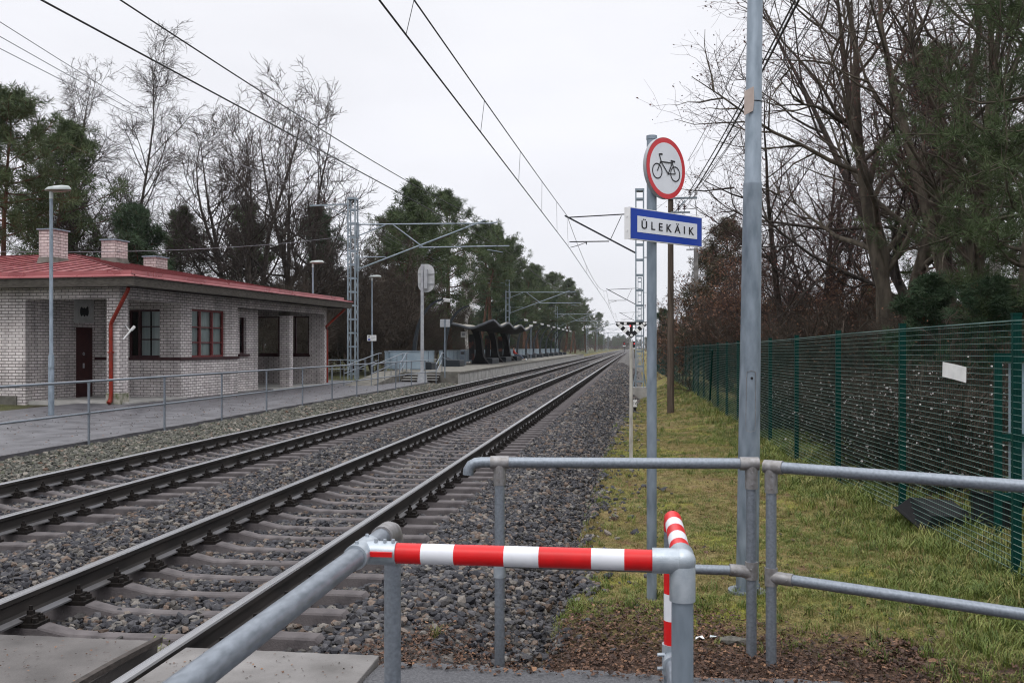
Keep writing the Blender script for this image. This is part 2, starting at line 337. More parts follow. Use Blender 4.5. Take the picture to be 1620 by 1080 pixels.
# geometry-node scatter for what nobody could count
def protos(name, objs):
    c = bpy.data.collections.new(name)
    for o in objs: c.objects.link(o)
    return c
def scatter(name, pts, rots, scls, idx, coll):
    me = bpy.data.meshes.new(name); n = len(pts)
    me.vertices.add(n); me.vertices.foreach_set('co', np.asarray(pts, dtype=np.float32).ravel())
    a = me.attributes.new('rot', 'FLOAT_VECTOR', 'POINT'); a.data.foreach_set('vector', np.asarray(rots, dtype=np.float32).ravel())
    scls = np.asarray(scls, dtype=np.float32)
    if scls.ndim == 1: scls = np.repeat(scls[:, None], 3, 1)
    a = me.attributes.new('scl', 'FLOAT_VECTOR', 'POINT'); a.data.foreach_set('vector', scls.ravel())
    a = me.attributes.new('idx', 'INT', 'POINT'); a.data.foreach_set('value', np.asarray(idx, dtype=np.int32))
    o = bpy.data.objects.new(name, me); COL.objects.link(o)
    g = bpy.data.node_groups.new(name + "_scatter", 'GeometryNodeTree')
    g.interface.new_socket("Geometry", in_out='INPUT', socket_type='NodeSocketGeometry')
    g.interface.new_socket("Geometry", in_out='OUTPUT', socket_type='NodeSocketGeometry')
    n_ = g.nodes; l = g.links
    gi = n_.new("NodeGroupInput"); go = n_.new("NodeGroupOutput"); ip = n_.new("GeometryNodeInstanceOnPoints")
    ci = n_.new("GeometryNodeCollectionInfo"); ci.inputs[0].default_value = coll; ci.inputs['Separate Children'].default_value = True; ci.inputs['Reset Children'].default_value = True
    def na(nm, t):
        q = n_.new("GeometryNodeInputNamedAttribute"); q.data_type = t; q.inputs[0].default_value = nm; return q.outputs[0]
    l.new(gi.outputs[0], ip.inputs['Points']); l.new(ci.outputs[0], ip.inputs['Instance']); ip.inputs['Pick Instance'].default_value = True
    l.new(na('idx', 'INT'), ip.inputs['Instance Index'])
    er = n_.new("FunctionNodeEulerToRotation"); l.new(na('rot', 'FLOAT_VECTOR'), er.inputs[0]); l.new(er.outputs[0], ip.inputs['Rotation'])
    l.new(na('scl', 'FLOAT_VECTOR'), ip.inputs['Scale']); l.new(ip.outputs[0], go.inputs[0])
    md = o.modifiers.new("scatter", 'NODES'); md.node_group = g
    return o
def proto_obj(name, mb_or_me, mats, smooth=False):
    me = mb_or_me.mesh(name) if isinstance(mb_or_me, MB) else mb_or_me
    for m in (mats if isinstance(mats, (list, tuple)) else [mats]): me.materials.append(m)
    if smooth: me.polygons.foreach_set('use_smooth', [True] * len(me.polygons))
    return bpy.data.objects.new(name, me)

# ------------------------------------------------------------------ terrain
def ss(a, b, x): t = np.clip((x - a) / (b - a), 0, 1); return t * t * (3 - 2 * t)
def wob(x, y, s=1.0):
    return (np.sin(x*1.7*s + y*.9*s + 1.3) + np.sin(x*.8*s - y*2.1*s + .4) + np.sin(x*3.1*s + y*2.7*s + 2.2) * .5 + np.sin(-x*4.3*s + y*5.1*s) * .35) / 2.85
T1, T2 = -3.37, -7.28
RX = [T1 - .7975, T1 + .7975, T2 - .7975, T2 + .7975]
_bx = [-10.6, -10.3, -9.9, -9.2, -8.7, -8.2, -7.28, -6.4, -6.0, -5.72, -5.45, -5.1, -4.75, -4.3, -3.37, -2.45, -2.15, -1.9, -1.6, -1.2, 4]
_bz = [-.34, -.19, -.20, -.27, -.32, -.35, -.358, -.378, -.36, -.27, -.215, -.215, -.25, -.31, -.282, -.312, -.295, -.23, -.19, -.17, -.17 - 5.2 * .55]
def bz(X, Y):
    return np.interp(X, _bx, _bz) + .018 * wob(X, Y, 2.3) + .012 * wob(X + 9, Y, 5.1)
def gz(X, Y):
    X = np.asarray(X, dtype=float); Y = np.asarray(Y, dtype=float)
    t = ss(13, 50, Y)
    right = -.165 - .88 * t * np.exp(-((X - .1) / 1.55) ** 2) - .5 * ss(48, 100, Y) * ss(8, 3, X)
    right = right + .035 * wob(X, Y, .8) + .02 * wob(X, Y, 2.2)
    right = right - .10 * ss(5.6, 4.6, Y)
    left = -.17 + 0 * X
    z = np.where(X > -5, right, left)
    inb = ss(-10.5, -10.2, X) * ss(-.4, -.8, X)
    return z * (1 - inb) + (np.minimum(z, bz(X, Y) - .15) - .1) * inb
def grid(name, xs, ys, fn, m, smooth=True):
    xs = np.asarray(xs); ys = np.asarray(ys); X, Y = np.meshgrid(xs, ys); Z = fn(X, Y)
    nx, ny = len(xs), len(ys)
    co = np.stack([X, Y, Z], -1).reshape(-1, 3).astype(np.float32)
    i = np.arange(nx * ny).reshape(ny, nx)
    q = np.stack([i[:-1,:-1], i[:-1,1:], i[1:,1:], i[1:,:-1]], -1).reshape(-1, 4)
    me = bpy.data.meshes.new(name)
    me.vertices.add(len(co)); me.vertices.foreach_set('co', co.ravel())
    me.loops.add(q.size); me.loops.foreach_set('vertex_index', q.ravel().astype(np.int32))
    me.polygons.add(len(q)); me.polygons.foreach_set('loop_start', np.arange(0, q.size, 4, dtype=np.int32)); me.polygons.foreach_set('loop_total', np.full(len(q), 4, dtype=np.int32))
    me.update(); me.validate()
    return link(name, me, m, None, smooth)
def ground_mat():
    m, n, l, b = newmat('ground_soil')
    g = n.new("ShaderNodeNewGeometry")
    def noise(s, d=6):
        q = n.new("ShaderNodeTexNoise"); q.inputs['Scale'].default_value = s; q.inputs['Detail'].default_value = d; l.new(g.outputs['Position'], q.inputs['Vector']); return q.outputs['Fac']
    def rampn(f, a, b_, c1, c2):
        r = n.new("ShaderNodeValToRGB"); r.color_ramp.elements[0].position = a; r.color_ramp.elements[1].position = b_
        r.color_ramp.elements[0].color = (*c1,1); r.color_ramp.elements[1].color = (*c2,1); l.new(f, r.inputs[0]); return r.outputs[0]
    ca = rampn(noise(.9), .38, .62, (.10,.095,.03), (.175,.13,.058))
    cb = rampn(noise(3.1), .35, .6, (.105,.062,.034), (.16,.14,.045))
    mx = n.new("ShaderNodeMix"); mx.data_type = 'RGBA'; l.new(rampn(noise(1.7, 8), .45, .6, (0,0,0), (1,1,1)), mx.inputs['Factor']); l.new(ca, mx.inputs['A']); l.new(cb, mx.inputs['B'])
    mo = rampn(noise(1.25, 9), .54, .62, (0,0,0), (1,1,1))
    mm = n.new("ShaderNodeMix"); mm.data_type = 'RGBA'; l.new(mo, mm.inputs['Factor']); l.new(mx.outputs['Result'], mm.inputs['A']); mm.inputs['B'].default_value = (.15,.145,.026,1); mx = mm
    # bare soil under the thicket beyond the fence and at the path edge
    sp = n.new("ShaderNodeSeparateXYZ"); l.new(g.outputs['Position'], sp.inputs[0])
    ex = n.new("ShaderNodeMapRange"); ex.interpolation_type = 'SMOOTHSTEP'; ex.inputs[1].default_value = 6.7; ex.inputs[2].default_value = 5.7; l.new(sp.outputs['Y'], ex.inputs[0])
    m2 = n.new("ShaderNodeMix"); m2.data_type = 'RGBA'; l.new(ex.outputs[0], m2.inputs['Factor']); l.new(mx.outputs['Result'], m2.inputs['A']); l.new(rampn(noise(14), .3, .7, (.035,.022,.016), (.085,.052,.036)), m2.inputs['B'])
    fx = n.new("ShaderNodeMapRange"); fx.interpolation_type = 'SMOOTHSTEP'; fx.inputs[1].default_value = 5.0; fx.inputs[2].default_value = 8.0; l.new(sp.outputs['X'], fx.inputs[0])
    m3 = n.new("ShaderNodeMix"); m3.data_type = 'RGBA'; l.new(fx.outputs[0], m3.inputs['Factor']); l.new(m2.outputs['Result'], m3.inputs['A']); l.new(rampn(noise(2.5), .35, .65, (.045,.036,.024), (.075,.085,.03)), m3.inputs['B'])
    lx = n.new("ShaderNodeMapRange"); lx.interpolation_type = 'SMOOTHSTEP'; lx.inputs[1].default_value = -10.5; lx.inputs[2].default_value = -13; l.new(sp.outputs['X'], lx.inputs[0])
    m4 = n.new("ShaderNodeMix"); m4.data_type = 'RGBA'; l.new(lx.outputs[0], m4.inputs['Factor']); l.new(m3.outputs['Result'], m4.inputs['A']); l.new(rampn(noise(.8), .38, .62, (.040,.034,.022), (.075,.082,.026)), m4.inputs['B'])
    fm_ = n.new("ShaderNodeMapRange"); fm_.inputs[1].default_value = .35; fm_.inputs[2].default_value = .65; fm_.inputs[3].default_value = .5; fm_.inputs[4].default_value = 1.45; l.new(noise(55, 6), fm_.inputs[0])
    vs_ = n.new("ShaderNodeVectorMath"); vs_.operation = 'SCALE'; l.new(m4.outputs['Result'], vs_.inputs[0]); l.new(fm_.outputs[0], vs_.inputs['Scale'])
    l.new(vs_.outputs[0], b.inputs['Base Color']); b.inputs['Roughness'].default_value = .95; b.inputs['Specular IOR Level'].default_value = .2
    bp = n.new("ShaderNodeBump"); bp.inputs['Distance'].default_value = .03; l.new(noise(25), bp.inputs['Height']); l.new(bp.outputs[0], b.inputs['Normal'])
    return m
xs = np.unique(np.concatenate([np.linspace(-900,-40,12), np.linspace(-40,-11,20), np.linspace(-11,6,100), np.linspace(6,40,30), np.linspace(40,900,12)]))
ys = np.unique(np.concatenate([np.linspace(-60,2,10), np.linspace(2,30,170), np.linspace(30,110,130), np.linspace(110,300,40), np.linspace(300,2500,20)]))
tag(grid('ground', xs, ys, gz, ground_mat()), kind='structure')
def ballast_mat():
    m, n, l, b = newmat('ballast_bed')
    g = n.new("ShaderNodeNewGeometry")
    vo = n.new("ShaderNodeTexVoronoi"); vo.inputs['Scale'].default_value = 17; l.new(g.outputs['Position'], vo.inputs['Vector'])
    r = n.new("ShaderNodeValToRGB"); el = r.color_ramp.elements
    el[0].color = (.012,.012,.013,1); el[1].color = (.14,.125,.115,1); q = el.new(.45); q.color = (.04,.038,.039,1); q = el.new(.8); q.color = (.078,.065,.055,1)
    sv = n.new("ShaderNodeSeparateXYZ"); l.new(vo.outputs['Color'], sv.inputs[0]); l.new(sv.outputs[0], r.inputs[0])
    nz = n.new("ShaderNodeTexNoise"); nz.inputs['Scale'].default_value = .7; nz.inputs['Detail'].default_value = 5; l.new(g.outputs['Position'], nz.inputs['Vector'])
    mr = n.new("ShaderNodeMapRange"); mr.inputs[1].default_value = .35; mr.inputs[2].default_value = .65; mr.inputs[3].default_value = .8; mr.inputs[4].default_value = 1.2; l.new(nz.outputs['Fac'], mr.inputs[0])
    v = n.new("ShaderNodeVectorMath"); v.operation = 'SCALE'; l.new(r.outputs[0], v.inputs[0]); l.new(mr.outputs[0], v.inputs['Scale']); l.new(v.outputs[0], b.inputs['Base Color'])
    b.inputs['Roughness'].default_value = .8
    bp = n.new("ShaderNodeBump"); bp.inputs['Distance'].default_value = .045; bp.invert = True; l.new(vo.outputs['Distance'], bp.inputs['Height']); l.new(bp.outputs[0], b.inputs['Normal'])
    return m
xs = np.concatenate([np.linspace(-10.5,-1.2,75), np.linspace(-1.1,2.2,24)])
ys = np.concatenate([np.linspace(5.02,30,190), np.linspace(30.5,110,120), np.linspace(114,1200,60)])
tag(grid('ballast_bed', xs, ys, bz, ballast_mat()), kind='structure')
# paths
def slab_grid(name, x0, x1, y0, y1, z, m, edge=.02, nx=40, ny=60, thick=.2, amp=.01):
    """a paved sheet with a slightly crumbled outline and a real edge"""
    mb = MB(); n = 0
    pts = []
    def seg(a, b, k):
        for i in range(k):
            t = i / k; pts.append((a[0]+(b[0]-a[0])*t, a[1]+(b[1]-a[1])*t))
    seg((x0,y0),(x1,y0),nx); seg((x1,y0),(x1,y1),ny); seg((x1,y1),(x0,y1),nx); seg((x0,y1),(x0,y0),ny)
    pts = [(x + random.uniform(-edge, edge), y + random.uniform(-edge, edge)) for x, y in pts]
    k = len(pts)
    mb.add([(x,y,z) for x,y in pts] + [(x,y,z-thick) for x,y in pts], [tuple(range(k))] + [(i, k+i, k+(i+1)%k, (i+1)%k) for i in range(k)])
    return tag(obj(name, mb, m), kind='structure')
slab_grid('path', -17.5, -10.3, -8, 49.5, -.1, M['path'], .03, 30, 160)
slab_grid('road', -1.36, 9, -9, 5.03, -.035, M['asphalt'], .035, 150, 60)
# ------------------------------------------------------------------ track
Y_END = 900.0
def rail_poly():
    h = [(-.075,-.18),(.075,-.18),(.075,-.168),(.03,-.152),(.011,-.135),(.011,-.06),(.034,-.045),(.037,-.012),(.029,-.001),(.0,.001),(-.029,-.001),(-.037,-.012),(-.034,-.045),(-.011,-.06),(-.011,-.135),(-.03,-.152),(-.075,-.168)]
    return h
def make_rail(x, dz, label, y0):
    mb = MB(); poly = rail_poly(); n = len(poly)
    ysr = [y0, 60, Y_END]
    for y in ysr: mb.v.extend([(px + x, y, pz + dz) for px, pz in poly])
    mb.n = len(mb.v)
    for s in range(len(ysr) - 1):
        for i in range(n):
            j = (i + 1) % n
            mb.f.append((s*n+i, s*n+j, (s+1)*n+j, (s+1)*n+i))
            mb.m.append(1 if i in (7, 8, 9, 10) else (2 if i in (1, 2, 14, 15) else 0))
    mb.f.append(tuple(range(n))[::-1]); mb.m.append(0)
    o = obj('rail', mb, [M['rail_side'], M['rail_top'], M['rail_foot']], None, True, angle=35)
    return tag(o, label, 'rail', 'steel rails of the two tracks')
TZ = {0: 0.0, 1: -.07}
make_rail(RX[0], 0, 'left rail of the nearer track, running in from the concrete crossing slab', -4)
make_rail(RX[1], 0, 'right rail of the nearer track, beside the wide gravel shoulder', -4)
make_rail(RX[2], -.07, 'rail of the far track nearest the station path and platform', -4)
make_rail(RX[3], -.07, 'rail of the far track next to the strip of stones between the tracks', -4)
# sleepers
def sleeper_mesh():
    prof = [(-1.36,-.235,.135),(-1.33,-.205,.15),(-.60,-.203,.15),(-.40,-.245,.13),(0,-.252,.125),(.40,-.245,.13),(.60,-.203,.15),(1.33,-.205,.15),(1.36,-.235,.135)]
    mb = MB(); vs = []
    for x, z, wd in prof:
        b = wd / 2
        vs += [(x,-b-.05,-.44),(x,-b,z-.012),(x,-b+.012,z),(x,b-.012,z),(x,b,z-.012),(x,b+.05,-.44)]
    fs = []
    for i in range(len(prof) - 1):
        for j in range(5): fs.append((i*6+j, (i+1)*6+j, (i+1)*6+j+1, i*6+j+1))
    fs.append((0,1,2,3,4,5)); k = (len(prof)-1)*6; fs.append((k+5,k+4,k+3,k+2,k+1,k))
    mb.add(vs, fs); return mb
def fastening_mesh():
    """one side of a rail seat: base plate half, clamp, tall clamp bolt and lower screw (x points away from the rail)"""
    mb = MB()
    mb.box(.02,.19,-.075,.075,-.206,-.181)
    mb.box(.05,.095,-.06,.06,-.181,-.150); mb.box(.095,.135,-.055,.055,-.181,-.135)
    mb.cyl(.10,0,-.15,-.105,.026,6); mb.cyl(.10,0,-.105,-.075,.013,8); mb.cyl(.10,0,-.128,-.112,.021,8)
    mb.cyl(.155,.035,-.181,-.150,.022,6); mb.cyl(.155,-.035,-.181,-.150,.022,6); mb.cyl(.155,.035,-.15,-.135,.011,6)
    return mb
SP = .543
t0 = thing('sleeper', 'weathered concrete sleeper under the nearer track', 'sleeper', (T1, 5.47, 0), 0, 'concrete sleepers of the two tracks')
slm = sleeper_mesh().mesh('sleeper_body'); so_ = link('sleeper_body', slm, M['sleeper'], t0)
fm = fastening_mesh().mesh('rail_fastening'); fm.materials.append(M['fast'])
def add_fast(root):
    for sx in (-.7975, .7975):
        for k in (0, 1):
            f = bpy.data.objects.new('rail_fastening', fm); COL.objects.link(f); f.parent = root
            f.location = (sx, 0, 0); f.rotation_euler = (0, 0, math.pi * k)
proto_plain = copy_tree(t0)
add_fast(t0)
YS1 = [5.47 + SP * i for i in range(170)]; YS2 = [8.2 + SP * i for i in range(130)]
first = {0: True}
for tr, (tx, yl, lb) in enumerate(((T1, YS1, 'weathered concrete sleeper under the nearer track'), (T2, YS2, 'weathered concrete sleeper under the far track beside the platform'))):
    for i, y in enumerate(yl):
        if tr == 0 and i == 0: continue
        o = copy_tree(t0)
        o.location = (tx + random.uniform(-.012,.012), y + random.uniform(-.012,.012), TZ[tr] + random.uniform(-.004,.002)); o.rotation_euler = (0,0,random.uniform(-.008,.008))
        o['label'] = lb
for c in list(proto_plain.children): bpy.data.objects.remove(c)
bpy.data.objects.remove(proto_plain)
mb = MB()
far = []
for tx, dz, ya in ((T1, 0, YS1[-1] + SP), (T2, -.07, YS2[-1] + SP)):
    y = ya
    while y < 330:
        mb.box(tx-1.35, tx+1.35, y-.08, y+.08, -.4+dz, -.215+dz)
        if y < 200:
            for sx in (-.7975, .7975):
                for k in (-1, 1): mb.box(tx+sx+k*.115-.04, tx+sx+k*.115+.04, y-.06, y+.06, -.21+dz, -.11+dz, 1)
        y += SP
tag(obj('far_sleepers', mb, [M['sleeper'], M['fast']]), 'rows of distant concrete sleepers running on towards the horizon', 'sleepers', kind='stuff')

# concrete crossing slabs
def slab(name, x0, x1, y0, y1, z, label, jag=.006, m='slab_dark'):
    mb = MB(); n = 24
    top = [(x0 + (x1-x0)*i/n, y1 + random.uniform(-jag, jag)*(0 < i < n)) for i in range(n+1)]
    pts = [(x0,y0),(x1,y0)] + top[::-1]
    k = len(pts)
    mb.add([(x,y,z) for x,y in pts] + [(x,y,z-.34) for x,y in pts], [tuple(range(k))] + [(i, k+i, k+(i+1)%k, (i+1)%k) for i in range(k)])
    o = obj(name, mb, M[m], None, False, .006)
    return tag(o, label, 'concrete slab', 'slabs of the level crossing')
slab('crossing_slab', RX[0]+.11, RX[1]-.15, -3, 5.17, -.012, 'wide concrete crossing slab lying between the rails of the nearer track')
slab('crossing_slab', RX[1]+.075, -1.38, -3, 5.06, -.006, 'pale concrete crossing slab between the right rail and the asphalt', m='slab')
slab('crossing_slab', -5.9, RX[0]-.08, -3, 5.2, -.012, 'concrete crossing slab between the two tracks')
# dark rubber strip lifted out of the flangeway
mb = MB(); pts = []
for i in range(22):
    t = i / 21; pts.append((RX[1]-.112 - .035*math.sin(t*2.6), 5.12 - 2.2*t, .012 + .012*math.sin(t*5)))
for a, b in zip(pts[:-1], pts[1:]): mb.bar(a, (b[0], b[1]-.003, b[2]), .036, .03)
tag(obj('rubber_strip', mb, M['rubber']), 'worn black rubber strip along the slab edge by the right rail', 'rubber strip')

# ------------------------------------------------------------------ ballast stones, leaves, grass (uncountable)
def stone_proto(i):
    rng = np.random.default_rng(100 + i)
    bm = bmesh.new(); bmesh.ops.create_icosphere(bm, subdivisions=1, radius=1)
    for v in bm.verts:
        v.co *= rng.uniform(.72, 1.18)
    sx, sy, sz = rng.uniform(.85,1.25), rng.uniform(.65,1.0), rng.uniform(.45,.75)
    for v in bm.verts: v.co = Vector((v.co.x*sx, v.co.y*sy, v.co.z*sz))
    for _ in range(3):
        n = Vector(rng.normal(size=3)).normalized(); d = rng.uniform(.5,.75)
        for v in bm.verts:
            q = v.co.dot(n) - d*.85
            if q > 0: v.co -= n * q
    me = bpy.data.meshes.new('stone'); bm.to_mesh(me); bm.free()
    return me
stones = protos('stones', [proto_obj('stone', stone_proto(i), M['stone']) for i in range(10)])
stones_dry = protos('stones_dry', [proto_obj('pale_stone', stone_proto(30+i), M['stone_dry']) for i in range(8)])
def in_view(x, y, margin=1.0):
    zc = -x*sT + y*cT; u = x*cT + y*sT
    return (zc > .5) & (np.abs(u) < zc*.545 + margin)
def ballast_pts(n_per, y0, y1, smul, seed, x0=-10.28, x1=.6, dens_y=None):
    rng = np.random.default_rng(seed)
    n = int((x1-x0)*(y1-y0)*n_per)
    x = rng.uniform(x0, x1, n); y = rng.uniform(y0, y1, n)
    keep = in_view(x, y)
    for rx in RX: keep &= np.abs(x - rx) > .085
    for tx, ya in ((T1, YS1[0]), (T2, YS2[0])):
        k = np.round((y - ya)/SP); dy = np.abs(y - (ya + k*SP)); ax = np.abs(x - tx)
        on = (dy < .085) & (ax < 1.37) & (y > ya - .3)
        pr = np.where(ax > .55, .03, .22)
        keep &= ~(on & (rng.random(n) > pr))
    # the toe of the shoulder thins out where the grass begins
    edge = -.42 + .16*wob(x*0, y, 1.9) + .1*wob(x*0+4, y, 4.7) + .5*ss(14, 50, y)
    keep &= (x < edge) | (rng.random(n) < .13*np.exp(-(x-edge)/.22))
    lead = ~((x > -1.6) & (y < 6.15 + .25*wob(x, y*0, 3)) & (rng.random(n) < np.where((y < 5.72 + .2*wob(x, y*0, 2.1)) & (x > -1.45), .96, .72)))
    keep &= lead
    x, y = x[keep], y[keep]
    s = rng.lognormal(math.log(.0275), .34, len(x))*smul; s = np.clip(s, .012, .055*smul)
    z = np.maximum(bz(x, y), np.where(x > -1.2, gz(x, y), -9)) + s*.30
    mid1 = (np.abs(x-T1) < .72); z = z + np.where(mid1, .0, 0)
    rot = rng.uniform(-.5, .5, (len(x), 3)); rot[:, 2] = rng.uniform(0, 6.283, len(x))
    return np.stack([x, y, z], 1), rot, s, rng.integers(0, 10, len(x))
a = ballast_pts(760, 5.05, 13, 1.0, 1); b = ballast_pts(520, 13, 26, 1.08, 2); c = ballast_pts(210, 26, 52, 1.4, 3); d = ballast_pts(45, 52, 110, 2.2, 33)
pts, rot, scl, idx = [np.concatenate(q) for q in zip(a, b, c, d)]
pale = pts[:, 0] < T2 - .9
tag(scatter('ballast_gravel', pts[~pale], rot[~pale], scl[~pale], idx[~pale], stones), 'dark mixed crushed ballast stones filling both tracks and the shoulder', 'gravel', kind='stuff')
tag(scatter('verge_gravel', pts[pale], rot[pale], scl[pale], idx[pale] % 8, stones_dry), 'paler mossy crushed stones between the far track and the station path', 'gravel', kind='stuff')

# fallen leaves
def leaf_proto(i):
    rng = np.random.default_rng(50 + i); mb = MB()
    wd = rng.uniform(.28,.42); c = rng.uniform(-.3,.5); vs = []
    for j, t in enumerate(np.linspace(-.5,.5,5)):
        ww = wd*math.cos(t*2.7)*rng.uniform(.8,1.15); z = c*t*t + .06*rng.normal()
        vs += [(-ww, t, z + abs(ww)*rng.uniform(.1,.7)), (0, t, z), (ww, t, z + abs(ww)*rng.uniform(.1,.7))]
    fs = []
    for j in range(4): fs += [(j*3, j*3+1, j*3+4, j*3+3), (j*3+1, j*3+2, j*3+5, j*3+4)]
    mb.add(vs, fs); return mb
def twiglet(i):
    rng = np.random.default_rng(80+i); mb = MB(); p = [Vector((-.9+.45*k, rng.normal()*.12, .03+.02*k*rng.random())) for k in range(5)]
    mb.tube(p, [.035,.035,.03,.025,.012], 4); return mb
leaves = protos('leaves', [proto_obj('leaf', leaf_proto(i), M['litter']) for i in range(7)] + [proto_obj('fallen_twig', twiglet(i), M['litter']) for i in range(2)])
rng = np.random.default_rng(5)
def leaf_pts(n, x0, x1, y0, y1, prob, smin, smax):
    x = rng.uniform(x0, x1, n); y = rng.uniform(y0, y1, n); k = rng.random(n) < prob(x, y); x, y = x[k], y[k]
    z = np.where((y < 5.0) & (x > -1.36), -.035, np.where(x < -.3, np.maximum(bz(x, y), gz(x,y)), gz(x, y))) + rng.uniform(.004,.024,len(x))
    ro = rng.normal(0, .28, (len(x),3)); ro[:,2] = rng.uniform(0,6.28,len(x))
    return np.stack([x,y,z],1), ro, rng.uniform(smin, smax, len(x)), np.where(rng.random(len(x)) < .12, rng.integers(7,9,len(x)), rng.integers(0,7,len(x)))
def slab_leaves(x0, x1, y0, y1, n, z=-.002, s0=.006, s1=.017):
    x = rng.uniform(x0, x1, n); y = rng.uniform(y0, y1, n); ro = rng.normal(0,.2,(n,3)); ro[:,2] = rng.uniform(0,6.28,n)
    return np.stack([x, y, np.full(n, z)],1), ro, rng.uniform(s0,s1,n), rng.integers(0,7,n)
q = [leaf_pts(60000, -2.2, 4.5, 4.88, 7.3, lambda x,y: np.clip((5.05 + 1.45*ss(-2.4,-.7,x) + .2*wob(x,y*0,2.5) - .95*ss(.3,2.1,x) - y)*1.6 + .6, 0, 1)*np.clip((y-4.9)*7,0.03,1), .012, .032),
     leaf_pts(2200, -.8, 2.9, 6, 14, lambda x,y: np.clip(wob(x,y,1.4)*.9+.1,.06,.7), .02, .045),
     leaf_pts(260, -1.3, 4, 2, 5.0, lambda x,y: .2+0*x, .02, .045), slab_leaves(-4.0, -2.75, 3.3, 5.1, 420), slab_leaves(-2.5, -1.4, 3.3, 5.0, 320), slab_leaves(-16, -10.4, 14, 45, 1500, -.093, .02, .05),
     leaf_pts(900, 1.2, 1.9, 5.55, 6.3, lambda x,y: np.exp(-((x-1.55)/.22)**2-((y-5.95)/.2)**2), .03, .06),
     leaf_pts(5000, -10.2, -.7, 5.2, 30, lambda x,y: np.clip(.12 + .3*np.exp(-((np.abs(x-T1)-1.0)/.3)**2), 0, 1), .02, .04),
     leaf_pts(9000, 3, 12, 6, 26, lambda x,y: .8+0*x, .04, .09)]
pts, rot, scl, idx = [np.concatenate(z) for z in zip(*q)]
tag(scatter('leaf_litter', pts, rot, scl, idx, leaves), 'brown fallen leaves and twigs along the asphalt edge and in the grass', 'fallen leaves', kind='stuff')

# grass
def tuft_proto(i, blades, h, spread, mat_):
    rng = np.random.default_rng(200 + i); mb = MB()
    for b in range(blades):
        a = rng.uniform(0, 6.283); r = spread*math.sqrt(rng.random()); hh = h*rng.uniform(.5, 1.1); lean = rng.uniform(.15, 1.0)*hh; wd = rng.uniform(.0018,.0034)*(h/.07)**.4
        bx, by = r*math.cos(a*1.7+b), r*math.sin(a*1.7+b); dx, dy = math.cos(a), math.sin(a); px_, py_ = -dy*wd, dx*wd
        p = [(bx,by,-.01),(bx+dx*lean*.28, by+dy*lean*.28, hh*.55),(bx+dx*lean*.75, by+dy*lean*.75, hh*.85),(bx+dx*lean*1.15, by+dy*lean*1.15, hh*.86)]
        vs = []
        for k, (X,Y,Z) in enumerate(p): s = (1,.9,.6,.1)[k]; vs += [(X-px_*s,Y-py_*s,Z),(X+px_*s,Y+py_*s,Z)]
        mb.add(vs, [(0,1,3,2),(2,3,5,4),(4,5,7,6)])
    return proto_obj('tuft', mb, mat_)
tufts = protos('tufts', [tuft_proto(i, 15, .026, .055, M['grass']) for i in range(5)] + [tuft_proto(10+i, 15, .045, .05, M['grass_green']) for i in range(4)] + [tuft_proto(20+i, 14, .12, .05, M['grass_green']) for i in range(3)])
def grass_pts(n, x0, x1, y0, y1, fn, smul, seed):
    rng = np.random.default_rng(seed)
    x = rng.uniform(x0,x1,n); y = rng.uniform(y0,y1,n)
    edge = -.42 + .16*wob(x*0, y, 1.9) + .1*wob(x*0+4, y, 4.7) + .5*ss(14,50,y)
    k = in_view(x, y, .6) & (x > edge - .06) & (rng.random(n) < fn(x, y)) & (y > 6.5 + .22*wob(x, y*0, 2.5) - .85*ss(.3,2.1,x) + .30*rng.normal(size=n))
    x, y = x[k], y[k]; g = wob(x, y, 1.25) + .65*ss(.6, 2.6, x) + .4*rng.normal(size=len(x))
    near = ss(7.9, 6.7, y)*ss(-1,.3,x)
    tall = rng.random(len(x)) < .08*near + .22*ss(1.2,3.2,x+.5*wob(x,y,.9)) + .015
    green = g + .55*near > .5
    idx = np.where(tall, rng.integers(9,12,len(x)), np.where(green, rng.integers(5,9,len(x)), rng.integers(0,5,len(x))))
    z = gz(x, y)
    ro = rng.normal(0,.12,(len(x),3)); ro[:,2] = rng.uniform(0,6.28,len(x))
    return np.stack([x,y,z],1), ro, rng.uniform(.55,1.2,len(x))*smul*(.68+.3*ss(1.4,2.9,x)), idx
gq = [grass_pts(26000, -.9, 3.4, 5.3, 11, lambda x,y: np.clip(.80+.3*wob(x,y,1.7),.25,1), 1.0, 1),
      grass_pts(22000, -.9, 3.2, 11, 22, lambda x,y: np.clip(.75+.35*wob(x,y,1.7),.2,1), 1.25, 2),
      grass_pts(12000, -.9, 3.2, 22, 55, lambda x,y: .8+0*x, 1.9, 3),
      grass_pts(9000, 2.7, 8.5, 7.0, 24, lambda x,y: np.clip(.55+.5*wob(x,y,.6) + .5*ss(5.4,3.6,x),.06,1), 1.5, 4),
      grass_pts(2600, 4.0, 9.0, 22, 40, lambda x,y: .8+0*x, 2.2, 5)]
pts, rot, scl, idx = [np.concatenate(z) for z in zip(*gq)]
tag(scatter('grass', pts, rot, scl, idx, tufts), 'short yellow-green winter grass between the ballast and the green fence', 'grass', kind='stuff')

